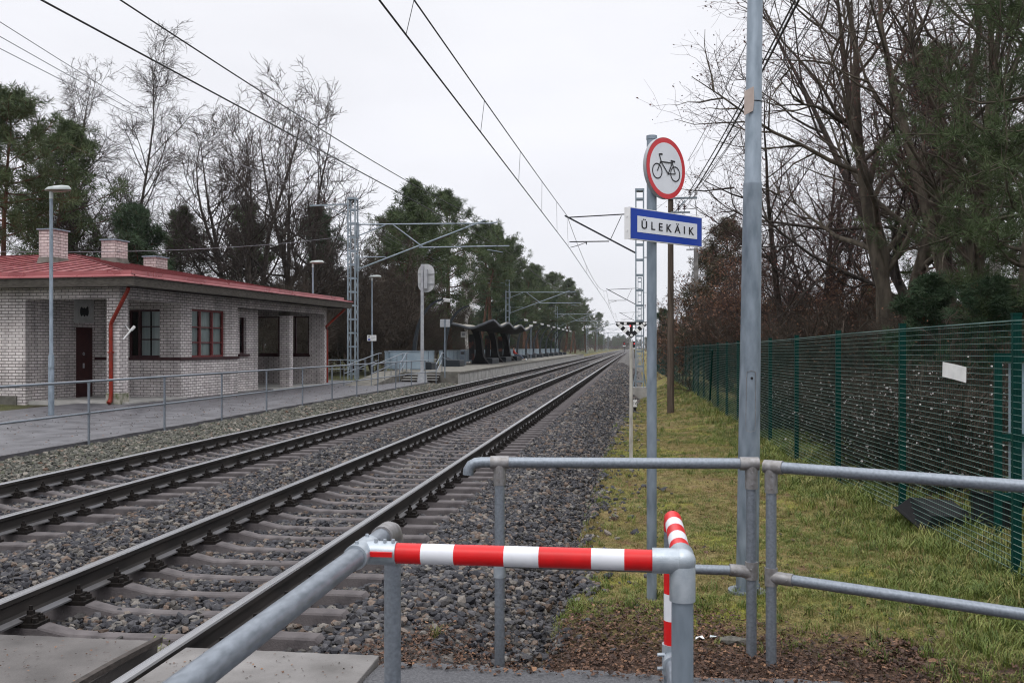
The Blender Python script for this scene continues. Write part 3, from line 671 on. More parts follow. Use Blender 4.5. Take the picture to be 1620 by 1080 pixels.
# single plants and scraps by the asphalt edge
def tuft_thing(x, y, h, label, blades=60, spread=.07, name='grass_tuft', m='grass_green'):
    p = tuft_proto(int(h*1000)+blades, blades, h, spread, M[m])
    COL.objects.link(p); p.name = name; p.location = (x, y, float(gz(x,y)) if x > -1.2 else float(bz(x,y))); p.scale = (1,1,1)
    return tag(p, label, 'grass tuft', 'grass tufts rooted by the asphalt')
q = P(845, 5.75); tuft_thing(q.x, q.y, .17, 'thick spiky grass tuft in the brown leaves beside the left railing post', 90, .06)
q = P(748, 6.05); tuft_thing(q.x, q.y, .12, 'thin bright grass tuft at the foot of the ballast', 40, .05)
q = P(690, 6.0); tuft_thing(q.x, q.y, .10, 'small yellowish grass tuft among the stones behind the nearer barrier', 26, .04, m='grass')
q = P(600, 5.2); tuft_thing(q.x, q.y, .09, 'tiny grass tuft at the corner of the pale crossing slab', 22, .03)
mb = MB(); rr = random.Random(4)
for i in range(9):
    a = rr.uniform(0,6.28); pts_ = [Vector((0,0,0)), Vector((.03*math.cos(a),.03*math.sin(a),.06)), Vector((.06*math.cos(a),.06*math.sin(a),.10+.06*rr.random()))]
    mb.tube(pts_, [.0025,.002,.001], 4)
    for j in range(12):
        t = rr.random(); c = pts_[1].lerp(pts_[2], t) if rr.random() < .7 else pts_[0].lerp(pts_[1], t); dx = Vector((rr.uniform(-1,1),rr.uniform(-1,1),rr.uniform(-.3,.8))).normalized()*.022; s_ = dx.cross(Vector((0,0,1))).normalized()*.006
        mb.add([c, c+dx*.5+s_, c+dx, c+dx*.5-s_], [(0,1,2,3)])
o = obj('weed', mb, M['grass_green']); o.location = (RX[1]-.22, 5.28, -.27); o.scale = (1.3,1.3,1.5)
tag(o, 'small leafy weed growing between the slab end and the right rail', 'weed')
def scrap(px, zc, s, label, m, name, cat):
    rg = np.random.default_rng(int(px)); mb = MB(); n = 7
    vs = [(0,0,.3*s)] + [(s*rg.uniform(.5,1)*math.cos(6.283*i/n), s*rg.uniform(.4,.9)*math.sin(6.283*i/n), s*rg.uniform(0,.8)) for i in range(n)]
    mb.add(vs, [(0,i+1,(i+1)%n+1) for i in range(n)]); o = obj(name, mb, M[m]); q = P(px, zc); o.location = (q.x, q.y, float(gz(q.x,q.y))+.02)
    sol = o.modifiers.new('thickness','SOLIDIFY'); sol.thickness = .002
    return tag(o, label, cat)
scrap(1107, 5.95, .035, 'crumpled white paper scrap on the brown leaves left of the yellowish one', 'white', 'paper_scrap', 'paper scrap')
scrap(1129, 6.0, .028, 'small cream paper scrap on the leaves nearest the grey stone', 'curtain', 'paper_scrap', 'paper scrap')
me = stone_proto(61); o = link('stone', me, M['conc_dark']); q = P(1157, 5.95); o.location = (q.x, q.y, float(gz(q.x,q.y))+.02); o.scale = (.085,.06,.065)
tag(o, 'large grey stone lying in leaves beside the railing post', 'stone')
scrap(1045, 12.2, .10, 'dark scrap of bark lying on the grass behind the signpost', 'black', 'bark_scrap', 'bark scrap')

# ------------------------------------------------------------------ tubular barriers in front
PR = .033
def screws(mb, c, n_dir, r=.006):
    a = Vector(c); b = a + Vector(n_dir)*.008; mb.tube([a, b], [r, r*.8], 6)
bar_ = thing('pipe_barrier', 'nearest galvanised pipe barrier with red and white striped rails', 'barrier', (-.35, 3.0, -.035))
def wpart(name, mb, mats, parent, smooth=True, **k):
    o = obj(name, mb, mats, parent, smooth, **k); o.matrix_parent_inverse = Matrix.Translation(parent.location).inverted() if parent.rotation_euler.z == 0 else (Matrix.Translation(parent.location) @ parent.rotation_euler.to_matrix().to_4x4()).inverted()
    return o
BZ = 1.0; HX = -.893; RXX = .155; FY = 3.06
mb = MB(); mb.tube([(HX, y, BZ) for y in np.linspace(-.9, 3.42, 6)], PR, 20); wpart('handrail', mb, M['galv'], bar_)
mb = MB(); mb.tube([(HX, 3.30, BZ), (HX, 3.40, BZ), (HX, 3.435, BZ-.008), (HX,3.455,BZ-.028), (HX, 3.46, BZ-.06), (HX, 3.46, BZ-.12)], .0405, 20); screws(mb, (HX+.04,3.46,BZ-.07), (1,0,0)); screws(mb,(HX+.04,3.46,BZ-.1),(1,0,0)); wpart('elbow', mb, M['fitting'], bar_)
mb = MB(); mb.tube([(HX, 3.46, -.3), (HX, 3.46, BZ-.03)], .0315, 20); wpart('post', mb, M['galv'], bar_)
mb = MB(); mb.tube([(HX,-.75,-.3),(HX,-.75,BZ-.02)], .0315, 20); wpart('post', mb, M['galv'], bar_)
# T clamp
mb = MB(); mb.tube([(HX, FY-.085, BZ), (HX, FY+.085, BZ)], .0405, 20); mb.tube([(HX+.02, FY, BZ), (HX+.118, FY, BZ)], .039, 20)
for dx in (.05,.08,.108): mb.tube([(HX+dx, FY-.01, BZ+.036), (HX+dx, FY-.01, BZ+.048)], [.007,.006], 6)
for dy in (-.06,.06): mb.tube([(HX, FY+dy, BZ+.038), (HX, FY+dy, BZ+.049)], [.007,.006], 6)
mb.box(HX+.035, HX+.112, FY-.047, FY-.036, BZ-.004, BZ+.012, 1)
wpart('tee_clamp', mb, [M['fitting_bright'], M['tape_red']], bar_)
def striped(a, b, cuts, r):
    mb = MB(); a, b = Vector(a), Vector(b); red = True
    for t0_, t1_ in zip(cuts[:-1], cuts[1:]):
        mb.tube([a.lerp(b, t0_), a.lerp(b, t1_)], r, 20, 0 if red else 1, False); red = not red
    return mb
L0 = HX+.113; L1 = RXX-.05
def fx(px): return (-.797 + (px-617)*.00206 - L0)/(L1-L0)
mb = striped((L0, FY, BZ), (L1, FY, BZ), [0, fx(669), fx(722), fx(802), fx(857), fx(939), fx(990), 1], PR+.0006)
wpart('striped_rail', mb, [M['tape_red'], M['tape_white']], bar_, angle=60)
mb = MB(); mb.tube([(RXX-.095, FY, BZ),(RXX-.02, FY, BZ),(RXX, FY, BZ-.004)], .0405, 20)
mb.tube([(RXX, FY, BZ-.125),(RXX, FY, BZ-.02),(RXX,FY,BZ+.006)], [.041,.041,.034], 20); mb.tube([(RXX, FY+.005, BZ),(RXX, FY+.095, BZ)], .041, 20); mb.ball((RXX,FY,BZ), .0425, 0, 20, 12)
wpart('corner_elbow', mb, M['fitting_bright'], bar_)
mb = MB(); mb.tube([(RXX, FY, -.3),(RXX, FY, BZ-.1)], .0345, 24); wpart('post', mb, M['galv_pole'], bar_)
EY = 3.86
mb = striped((RXX, FY+.08, BZ), (RXX, EY-.06, BZ), [0, .2, .4, .6, .8, 1.0], PR+.0006); 
mb.tube([(RXX,EY-.06,BZ),(RXX,EY-.03,BZ-.004),(RXX,EY-.008,BZ-.02),(RXX,EY,BZ-.055)], PR+.0006, 20, 0)
wpart('striped_rail', mb, [M['tape_red'], M['tape_white']], bar_, angle=60)
mb = MB(); mb.tube([(RXX, EY, BZ-.05),(RXX, EY, .80)], PR, 20); mb2 = striped((RXX,EY,.80),(RXX,EY,.475),[0,.33,.66,1],PR+.0006)
mb.tube([(RXX,EY,.475),(RXX,EY,-.3)], PR, 20)
wpart('post', mb, M['galv'], bar_)
wpart('striped_band', mb2, [M['tape_red'], M['tape_white']], bar_, angle=60)
mb = MB(); mb.tube([(RXX, EY, .49),(RXX,EY,.37)], .041, 18); mb.tube([(RXX,EY,.43),(RXX,EY-.1,.43)], .040, 18)
for dz in (.40,.455): mb.tube([(RXX-.03,EY-.03,dz),(RXX-.06,EY-.035,dz)], [.008,.007], 6)
wpart('clamp', mb, M['fitting_bright'], bar_)
mb = MB(); mb.tube([(RXX, EY-.05, .43),(RXX, FY, .43)], PR-.002, 18); wpart('lower_rail', mb, M['galv'], bar_)

# far pair of railings
fr = thing('pipe_railing', 'plain grey pipe railing in front of the signpost with bent left end', 'railing', (-.05, 5.7, -.2))
A = Vector((-.80,5.665,.985)); B = Vector((.70,5.80,.985)); d = (B-A).normalized()
mb = MB(); mb.tube([A-d*.19+Vector((0,0,-.075)), A-d*.188+Vector((0,0,-.045)), A-d*.172+Vector((0,0,-.018)), A-d*.145+Vector((0,0,-.004)), A-d*.11, B], PR, 18); wpart('top_rail', mb, M['galv'], fr)
mb = MB(); mb.tube([(A.x,A.y,-.35), A+Vector((0,0,-.02))], .0305, 18); wpart('post', mb, M['galv'], fr)
mb = MB(); mb.tube([(B.x,B.y,-.35), B+Vector((0,0,-.02))], .0305, 18); wpart('post', mb, M['galv'], fr)
lo = Vector((0,0,-.64))
mb = MB(); mb.tube([A+lo+d*.02+Vector((0,0,.035)), B+lo-d*.04], .029, 18); wpart('lower_rail', mb, M['galv'], fr)
mb = MB(); mb.tube([A-d*.055, A+d*.055], .0395, 18); mb.tube([A+Vector((0,0,.01)), A+Vector((0,0,-.135))], .037, 18); screws(mb, A+Vector((0,-.036,-.06)), (0,-1,0)); screws(mb, A+Vector((0,-.036,-.11)), (0,-1,0)); wpart('tee_fitting', mb, M['fitting'], fr)
mb = MB(); mb.tube([B-d*.07, B+d*.042], .0395, 18); mb.tube([B+Vector((0,0,.01)), B+Vector((0,0,-.15))], .037, 18); screws(mb, B+Vector((0,-.036,-.05)), (0,-1,0)); screws(mb, B+Vector((0,-.036,-.12)), (0,-1,0)); wpart('tee_fitting', mb, M['fitting'], fr)
mb = MB(); mb.tube([B+lo+Vector((0,0,.055)), B+lo+Vector((0,0,-.05))], .037, 18); mb.tube([B+lo-d*.13+Vector((0,0,.004)), B+lo-d*.06, B+lo-d*.02+Vector((0,0,-.01)), B+lo+Vector((0,0,-.025))], .0365, 18); screws(mb, B+lo+Vector((-.005,-.036,.015)), (0,-1,0)); screws(mb, B+lo-d*.1+Vector((0,-.036,0)), (0,-1,0)); wpart('clamp', mb, M['fitting'], fr)
mb = MB(); mb.tube([A+lo+Vector((0,0,.04)), A+lo+Vector((0,0,-.05))], .037, 18); wpart('clamp', mb, M['fitting_bright'], fr)
f2 = thing('pipe_railing', 'grey pipe railing on the right running off towards the green fence', 'railing', (.77, 5.6, -.2))
A = Vector((.795,5.66,.985)); B = Vector((2.75,4.58,.985)); d = (B-A).normalized()
mb = MB(); mb.tube([A, B], PR, 18); wpart('top_rail', mb, M['galv'], f2)
mb = MB(); mb.tube([A+lo+d*.05, B+lo], PR-.002, 18); wpart('lower_rail', mb, M['galv'], f2)
for p in (A, B): mb = MB(); mb.tube([(p.x,p.y,-.35), p+Vector((0,0,-.02))], .0305, 18); wpart('post', mb, M['galv'], f2)
mb = MB(); mb.tube([A-d*.04, A+d*.07], .0395, 18); mb.tube([A+Vector((0,0,.01)), A+Vector((0,0,-.15))], .037, 18); screws(mb, A+Vector((0,-.036,-.05)), (0,-1,0)); screws(mb, A+Vector((0,-.036,-.12)), (0,-1,0)); wpart('tee_fitting', mb, M['fitting'], f2)
mb = MB(); mb.tube([A+lo+Vector((0,0,.055)), A+lo+Vector((0,0,-.05))], .037, 18); mb.tube([A+lo, A+lo+d*.13], .0365, 18); screws(mb, A+lo+Vector((0,-.036,.0)), (0,-1,0)); screws(mb, A+lo+d*.1+Vector((-.015,-.034,0)), (0,-1,0)); wpart('clamp', mb, M['fitting'], f2)

# ------------------------------------------------------------------ signpost
gp = P(1031, 6.88); gzv = float(gz(gp.x, gp.y))
sg = thing('signpost', 'grey signpost with round bicycle sign above a blue name plate', 'signpost', (gp.x, gp.y, 0), TH + R(42))
mb = MB(); mb.tube([(0,0,gzv-.3),(0,0,3.19)], .036, 20); mb.tube([(0,0,3.185),(0,0,3.212)], .039, 20); obj('pole', mb, M['galv_pole'], sg, True)
cx, cz, RS = .072, 2.975, .2225
def disc(r, y0, y1, k=64): 
    return [(r*math.cos(2*math.pi*i/k), r*math.sin(2*math.pi*i/k)) for i in range(k)]
dk = thing('round_sign', None, None); dk.parent = sg; dk.location = (cx, -.045, cz)
mb = MB(); mb.extrude(disc(RS,0,0), -.028, .0); mb.box(-.25+RS-.08, .05, 0, .012, -.12, -.09); mb.box(-.16,.06,0,.012,.09,.12)
obj('sign_rim', mb, M['grey_plate'], dk)
mb = MB(); k = 64; o_ = disc(RS-.002,0,0); i_ = disc(RS*.83,0,0)
mb.add([(x,-.0305,z) for x,z in o_] + [(x,-.0305,z) for x,z in i_], [(i,(i+1)%k,k+(i+1)%k,k+i) for i in range(k)]); obj('red_border', mb, M['sign_red'], dk)
mb = MB(); mb.add([(x,-.0305,z) for x,z in i_], [tuple(range(k))]); obj('white_face', mb, M['white_ret'], dk)
mb = MB(); U = RS
def wheel(x, z, r, t):
    n = 40; mb.add([((x+r*math.cos(6.2832*i/n))*U, -.033, (z+r*math.sin(6.2832*i/n))*U) for i in range(n)] + [((x+(r-t)*math.cos(6.2832*i/n))*U, -.033, (z+(r-t)*math.sin(6.2832*i/n))*U) for i in range(n)], [(i,(i+1)%n,n+(i+1)%n,n+i) for i in range(n)])
_ln = [0]
def line(x0,z0,x1,z1,t=.042):
    a, b = Vector((x0,0,z0)), Vector((x1,0,z1)); dd = (b-a).normalized(); nn = Vector((-dd.z,0,dd.x))*t/2; yy = -.0335 - .0002*_ln[0]; _ln[0] += 1
    mb.add([((p.x)*U, yy, (p.z)*U) for p in (a-nn, b-nn, b+nn, a+nn)], [(0,1,2,3)])
wheel(-.46,-.14,.255,.04); wheel(.46,-.14,.255,.04)
line(-.46,-.14,-.27,.22); line(-.27,.20,-.37,.42); line(-.38,.41,-.20,.43,.05); line(-.29,.18,.30,.20); line(-.27,.17,.09,-.17); line(.09,-.17,.32,.24); line(.22,.27,.44,.26,.06); line(.09,-.17,.46,-.14,.035); line(.46,-.14,.30,.2,.035); line(.06,-.19,.14,-.15,.06)
obj('bicycle_symbol', mb, M['black'], dk)
pl = thing('name_plate', None, None); pl.parent = sg; pl.location = (.085, -.046, 2.545)
PW, PH = .412, .112
mb = MB(); mb.box(-PW, PW, -.03, -.006, -PH, PH); mb.box(-PW-.004,-PW,-.034,.018,-PH,PH); mb.box(-.17,-.05,0,.012,-.02,.02)
obj('plate_body', mb, M['white'], pl, False)
def rect(x0,x1,z0,z1,y,m,name,par):
    mb = MB(); mb.box(x0,x1,y-.0015,y,z0,z1); return obj(name, mb, m, par)
rect(-PW+.006,PW-.006,-PH+.006,PH-.006,-.0305,M['sign_blue'],'blue_field',pl)
rect(-PW+.075,PW-.065,-.057,.057,-.0325,M['white_ret'],'white_field',pl)
me = text_mesh('ÜLEKÄIK', .080, spacing=1.75, bold=.0007); xs_ = np.array([v.co.x for v in me.vertices])
o = link('lettering', me, M['black'], pl); sc = .60/(xs_.max()-xs_.min()); o.scale = (sc, 1.0, 1); o.rotation_euler = (R(90),0,0); o.location = (.003,-.0355,-.005)
mb = MB()
for zz in (-.05,.05): mb.tube([(-PW-.0045,-.006,zz),(-PW-.007,-.006,zz)], .009, 12)
obj('bolt_head', mb, M['white'], pl)
# tall galvanised pole
gp = P(1182, 7.05); gzv = float(gz(gp.x, gp.y))
gv = thing('steel_pole', 'tall grey galvanised pole with cardboard scrap strapped near its top', 'pole', (gp.x, gp.y, gzv), 0)
gv.rotation_euler = (0, R(.75), 0)
mb = MB(); mb.tube([(0,0,-.05),(0,0,.9),(0,0,3.02),(0,0,3.03),(0,0,3.045),(0,0,8)], [.083,.080,.068,.068,.0615,.042], 28); obj('shaft', mb, M['galv_pole'], gv, True)
mb = MB(); mb.cyl(0,0,-.02,.012,.14,28)
for a in range(4): mb.cyl(.108*math.cos(a*1.57+.6),.108*math.sin(a*1.57+.6),.012,.045,.012,6)
obj('base_flange', mb, M['galv'], gv)
mb = MB(); fr_ = []; 
def onp(a, z, r=.0785): return (r*math.sin(a)*1.0, -r*math.cos(a), z)
ring = [onp(-.42,1.2),onp(-.45,1.25),onp(-.45,1.58),onp(-.40,1.63),onp(0,1.64),onp(.40,1.63),onp(.45,1.58),onp(.45,1.25),onp(.42,1.2),onp(0,1.19),onp(-.42,1.2)]
mb.tube(ring, .0022, 5); mb.tube([onp(.05,1.585),onp(.05,1.585,.082)], .010, 10, 1); obj('hatch_outline', mb, [M['fitting'], M['black']], gv)
mb = MB(); mb.add([(-.075,-.055,3.52),(-.012,-.073,3.55),(-.005,-.073,3.63),(-.01,-.072,3.73),(-.075,-.055,3.70)], [(0,1,2,3,4)]); 
card = mat('cardboard', (.44,.37,.335), (.38,.31,.28), rough=.9, scale=14)
o = obj('cardboard_scrap', mb, card, gv); o.modifiers.new('t','SOLIDIFY').thickness = .003
mb = MB(); mb.tube([(.0615*math.cos(a), .0615*math.sin(a), 3.63) for a in np.linspace(-2.2,1.5,20)], .003, 5); obj('strap', mb, M['black'], gv)

# ------------------------------------------------------------------ green mesh fence
fpts = [(3.19,2.4,-.10),(3.07,5.1,-.10),(2.95,7.8,-.10),(2.83,10.5,-.115),(2.71,13.1,-.14),(2.62,15.8,-.17),(2.58,18.5,-.19)]
y = 18.5
while y < 112:
    y += 2.65; f_ = (y-18.5)/36.; fpts.append((2.58 - .2*min(f_,1) , y, -.19 - .12*min(f_,1.) - .75*max(0,min((f_-1.0)/1.2,1))))
fe = thing('mesh_fence', 'long dark green welded mesh fence along the right side of the grass', 'fence', (2.8, 7.8, -.1))
inv = Matrix.Translation(-fe.location)
pm = MB(); pm.box(-.032,.032,-.024,.024,-.3,2.03); pm.box(-.035,.035,-.027,.027,2.03,2.045)
pme = pm.mesh('fence_post'); pme.materials.append(M['fence_green'])
for (x,y,z) in fpts:
    o = bpy.data.objects.new('fence_post', pme); COL.objects.link(o); o.parent = fe; o.location = (x-2.8,y-7.8,z+.1)
for i,(a,b) in enumerate(zip(fpts[:-1], fpts[1:])):
    A, B = Vector(a), Vector(b); mb = MB(); n = (B-A).normalized()
    far_ = B.y > 40
    step = .05
    sag = random.uniform(-.01,.01)
    for k in range(40):
        z = .06 + k*step
        if z > 1.99: break
        r = .0021
        mb.bar(A+Vector((-.03,0,z)), B+Vector((-.03,0,z+sag*.3)), r*1.9, r*1.9)
    mb.bar(A+Vector((-.03,0,1.985)), B+Vector((-.03,0,1.985)), .010, .010)
    if not far_:
        L_ = (B-A).length; m_n = int(L_/.05)
        for k in range(1, m_n):
            p = A.lerp(B, k/m_n); mb.bar(p+Vector((-.026,0,.02)), p+Vector((-.026,0,2.0)), .0022, .0022, 1)
    else:
        L_ = (B-A).length; m_n = int(L_/.1)
        for k in range(1, m_n):
            p = A.lerp(B, k/m_n); mb.bar(p+Vector((-.026,0,.02)), p+Vector((-.026,0,2.0)), .004, .004, 1)
    o = obj('mesh_panel', mb, [M['fence_wire'], M['fence_green']], fe); o.matrix_parent_inverse = inv
mb = MB(); mb.bar((2.45,31.2,-.25),(2.45,30.2,1.6),.05,.05); o = obj('brace', mb, M['fence_green'], fe); o.matrix_parent_inverse = inv
# white sheet on the fence
nt_ = thing('paper_notice', 'blank looking white paper notice hung on the green mesh fence', 'notice', (2.90-.045, 8.95, 1.46), R(90)+math.atan2(.12,2.7))
mb = MB(); mb.add([(-.27,0,-.066),(-.0,.004,-.070),(.27,0,-.075),(.27,0,.06),(.0,.004,.066),(-.268,0,.07)], [(0,1,4,5),(1,2,3,4)]); o = obj('sheet', mb, M['white'], nt_); o.rotation_euler=(0,R(3),0); o.modifiers.new('t','SOLIDIFY').thickness=.004
nt_.rotation_euler = (0,0,R(-87))
# ------------------------------------------------------------------ station building
BO = Vector((-15.6, 31.2, -.1))
bd = thing('station_building', 'low pale brick station building with red hipped metal roof', 'building', BO, -R(5.2))
def wall_x(mb, y0, y1, x0, x1, z0, z1, ops=()):
    """wall running along x with openings (a0,a1,b0,b1)"""
    cuts = sorted(set([x0, x1] + [v for o in ops for v in o[:2]]))
    for a, b in zip(cuts[:-1], cuts[1:]):
        h = [o for o in ops if o[0] <= a + 1e-6 and o[1] >= b - 1e-6]
        if h:
            mb.box(a,b,y0,y1,z0,h[0][2]); mb.box(a,b,y0,y1,h[0][3],z1)
        else: mb.box(a,b,y0,y1,z0,z1)
def wall_y(mb, x0, x1, y0, y1, z0, z1, ops=()):
    cuts = sorted(set([y0, y1] + [v for o in ops for v in o[:2]]))
    for a, b in zip(cuts[:-1], cuts[1:]):
        h = [o for o in ops if o[0] <= a + 1e-6 and o[1] >= b - 1e-6]
        if h:
            mb.box(x0,x1,a,b,z0,h[0][2]); mb.box(x0,x1,a,b,h[0][3],z1)
        else: mb.box(x0,x1,a,b,z0,z1)
ZT = 3.66
mb = MB()
wall_x(mb, -3.4, -3.15, -21, -3.4, -.1, ZT)
wall_y(mb, -3.65, -3.4, -3.15, 0, -.1, ZT)
wall_x(mb, 0, .25, -3.65, -.25, -.1, ZT, [(-2.05,-.80,1.42,3.10)])
wall_y(mb, -.25, 0, 0, 4.0, -.1, ZT, [(.72,3.05,1.42,3.14)])
wall_x(mb, 3.75, 4.0, -.85, -.25, -.1, ZT)
wall_y(mb, -.85, -.6, 4.0, 6.8, -.1, ZT, [(5.25,5.80,1.50,3.0)])
wall_x(mb, 6.55, 6.8, -4.2, -.85, -.1, ZT)
wall_y(mb, -4.45, -4.2, 6.55, 12.2, -.1, ZT)
wall_x(mb, 12.2, 12.45, -21, 0, -.1, ZT, [(-3.7,-.78,1.42,3.25)])
wall_y(mb, -21, -20.75, -3.15, 12.2, -.1, ZT)
# brick beams under the eave
wall_x(mb, -3.4, -3.15, -3.4, -.003, 3.30, ZT); wall_y(mb, -.25, -.003, -3.15, 0, 3.30, ZT)
wall_y(mb, -.25, -.003, 4.0, 12.2, 3.32, ZT)
obj('wall', mb, M['brick'], bd)
mb = MB(); mb.box(-21.02,-3.7,-3.45,-3.4,-.1,.22); obj('plinth', mb, M['conc_dark'], bd)
mb = MB(); mb.box(-20.7,-.3,-2.9,12.1,-.08,.02); mb.box(-3.4,.25,-3.3,0,-.09,.05); mb.box(-4.2,0.1,6.8,12.2,-.09,.05); obj('floor', mb, M['conc'], bd)
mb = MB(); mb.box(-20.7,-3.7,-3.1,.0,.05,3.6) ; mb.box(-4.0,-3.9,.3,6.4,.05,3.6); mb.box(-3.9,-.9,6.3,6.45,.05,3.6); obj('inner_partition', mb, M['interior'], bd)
# columns
mb = MB(); mb.box(-.46,-.0,-3.4,-2.96,-.1,3.30); obj('column', mb, M['brick'], bd)
mb = MB(); mb.box(-.46,-.0,8.5,8.86,-.1,3.32); obj('column', mb, M['brick'], bd)
mb = MB(); mb.box(-.49,.03,8.47,8.89,3.16,3.32); mb.box(-.25,.02,-3.42,-2.94,3.2,3.3) if False else None; obj('column_head', mb, M['fascia'], bd)
mb = MB(); mb.box(-.48,.02,-3.42,-2.94,-.1,.34); o = obj('mossy_base', mb, mat('mossy_brick', (.07,.09,.035), (.32,.30,.26), rough=.95, scale=5, detail=8, lo=.35, hi=.6), bd)
# sill band
for sb in ((-3.35,.06,-.06,0,1.33,1.42),(0.0,.06,0,4.03,1.33,1.42),(-.6,-.52,5.1,5.95,1.41,1.50),(-3.75,-.72,12.14,12.2,1.34,1.42)): obj('sill', MB().box(*sb), M['window_dark'], bd)
# windows
def window(parent, name_mat, u0, u1, z0, z1, muls, bars, plane, depth, axis, cur=None):
    """axis 'x': window in a wall facing -y; axis 'y': in a wall facing +x"""
    def bx(mb, a, b, d0, d1, c, d):
        if axis == 'x': mb.box(a, b, plane+d0, plane+d1, c, d)
        else: mb.box(plane-d1, plane-d0, a, b, c, d)
    fr = MB(); t = .07
    bx(fr,u0,u1,depth,depth+.08,z0,z0+t); bx(fr,u0,u1,depth,depth+.08,z1-t,z1); bx(fr,u0,u0+t,depth,depth+.08,z0+t,z1-t); bx(fr,u1-t,u1,depth,depth+.08,z0+t,z1-t)
    for m_ in muls: bx(fr,m_-.045,m_+.045,depth-.01,depth+.08,z0+t,z1-t)
    for (a,b,z) in bars: bx(fr,a,b,depth+.005,depth+.06,z-.02,z+.02)
    f = obj('window', fr, M[name_mat], parent)
    p = MB()
    if axis == 'x': p.add([(u0,plane+depth+.05,z0),(u1,plane+depth+.05,z0),(u1,plane+depth+.05,z1),(u0,plane+depth+.05,z1)], [(0,1,2,3)])
    else: p.add([(plane-depth-.05,u0,z0),(plane-depth-.05,u1,z0),(plane-depth-.05,u1,z1),(plane-depth-.05,u0,z1)], [(0,1,2,3)])
    obj('pane', p, M['glass'], f)
    if cur:
        c = MB()
        for a, b in cur:
            n = 26; vs = []
            for i in range(n+1):
                u = a + (b-a)*i/n; dd = depth + .11 + .02*math.sin(i*1.9)
                vs += [(u, plane+dd, z0-.05), (u, plane+dd, z1)] if axis == 'x' else [(plane-dd, u, z0-.05), (plane-dd, u, z1)]
            c.add(vs, [(2*i,2*i+2,2*i+3,2*i+1) for i in range(n)])
        obj('curtain', c, M['curtain'], f, True)
    return f
window(bd,'window_dark',-2.05,-.80,1.42,3.10,[-1.66],[(-1.62,-.87,2.05),(-1.62,-.87,2.5)],0,.10,'x',[(-1.64,-1.30),(-1.24,-.82)])
window(bd,'window_red',.72,3.05,1.42,3.14,[1.42,2.26],[(.79,1.38,2.5),(1.46,2.22,2.5),(1.46,2.22,1.95),(2.30,2.98,2.5),(.79,1.38,1.95),(2.3,2.98,1.95)],0,.09,'y',[(.74,1.40),(1.44,2.24),(2.28,3.03)])
window(bd,'window_dark',5.25,5.80,1.50,3.0,[],[(5.3,5.75,2.3)],-.6,.12,'y')
f = window(bd,'window_dark',-3.7,-.78,1.42,3.25,[-2.35,-1.5],[],12.2,.06,'x')
# door and emblem
dr = obj('door', MB().box(-3.4,-3.365,-.97,-.14,.05,2.46), M['door'], bd)
mb = MB(); mb.tube([(-3.36,-.62,1.55),(-3.352,-.62,1.55)], .055, 18); mb.tube([(-3.352,-.62,1.55),(-3.350,-.62,1.55)], .03, 12, 1); mb.box(-3.365,-3.35,-.66,-.58,1.05,1.22); obj('lock_plate', mb, [M['grey_plate'], M['black']], dr)
em = obj('emblem_plate', MB().box(-3.4,-3.36,-1.08,.03-.1,2.62,3.42), mat('old_white_board', (.50,.505,.505), (.40,.40,.39), rough=.8, scale=5), bd)
ec = (-.58, 3.02)
mb = MB(); n = 48
for r0, r1 in ((.315,.322),(.245,.250)):
    mb.add([(-3.3575, ec[0]+r0*math.cos(6.2832*i/n), ec[1]+r0*math.sin(6.2832*i/n)) for i in range(n)]+[(-3.3575, ec[0]+r1*math.cos(6.2832*i/n), ec[1]+r1*math.sin(6.2832*i/n)) for i in range(n)], [(i,(i+1)%n,n+(i+1)%n,n+i) for i in range(n)])
obj('emblem_ring', mb, M['grey_plate'], em)
mb = MB()
for k,(dy,dz,ry,rz_) in enumerate(((-.15,-.005,.088,.165),(-.005,-.02,.085,.16),(.14,.0,.088,.16),(.17,.10,.045,.09),(-.075,.0,.05,.12),(.07,.0,.05,.12))):
    mb.add([(-3.3565+.0004*k, ec[0]+dy+ry*math.cos(6.2832*i/24), ec[1]+dz+rz_*math.sin(6.2832*i/24)) for i in range(24)], [tuple(range(24))])
obj('emblem_mark', mb, M['black'], em)
# downpipes
mb = MB(); mb.tube([(.55,-3.75,3.62),(.50,-3.72,3.52),(-.22,-3.5,2.55),(-.26,-3.48,2.45),(-.26,-3.47,.25)], .062, 8); mb.tube([(-.26,-3.47,.25),(-.26,-3.50,.12),(-.26,-3.58,.04)], [.062,.065,.07], 8, 0)
mb.box(-.33,-.19,-3.55,-3.4,1.6,1.64); obj('downpipe', mb, M['pipe_red'], bd)
mb = MB(); mb.tube([(.75,12.9,3.6),(.05,12.3,2.75),(.0,12.52,2.6),(.0,12.52,.1)], .055, 8); obj('downpipe', mb, M['pipe_red'], bd)
# security camera on its bracket at the column
mb = MB(); mb.tube([(0,-3.1,2.46),(.16,-3.2,2.36),(.30,-3.28,2.28)], .022, 8); mb.tube([(.16,-3.45,2.02),(.32,-3.22,2.36)], [.022,.03], 8); mb.tube([(.30,-3.25,2.31),(.36,-3.16,2.43)], [.045,.05], 10); obj('bracket_camera', mb, M['white'], bd)
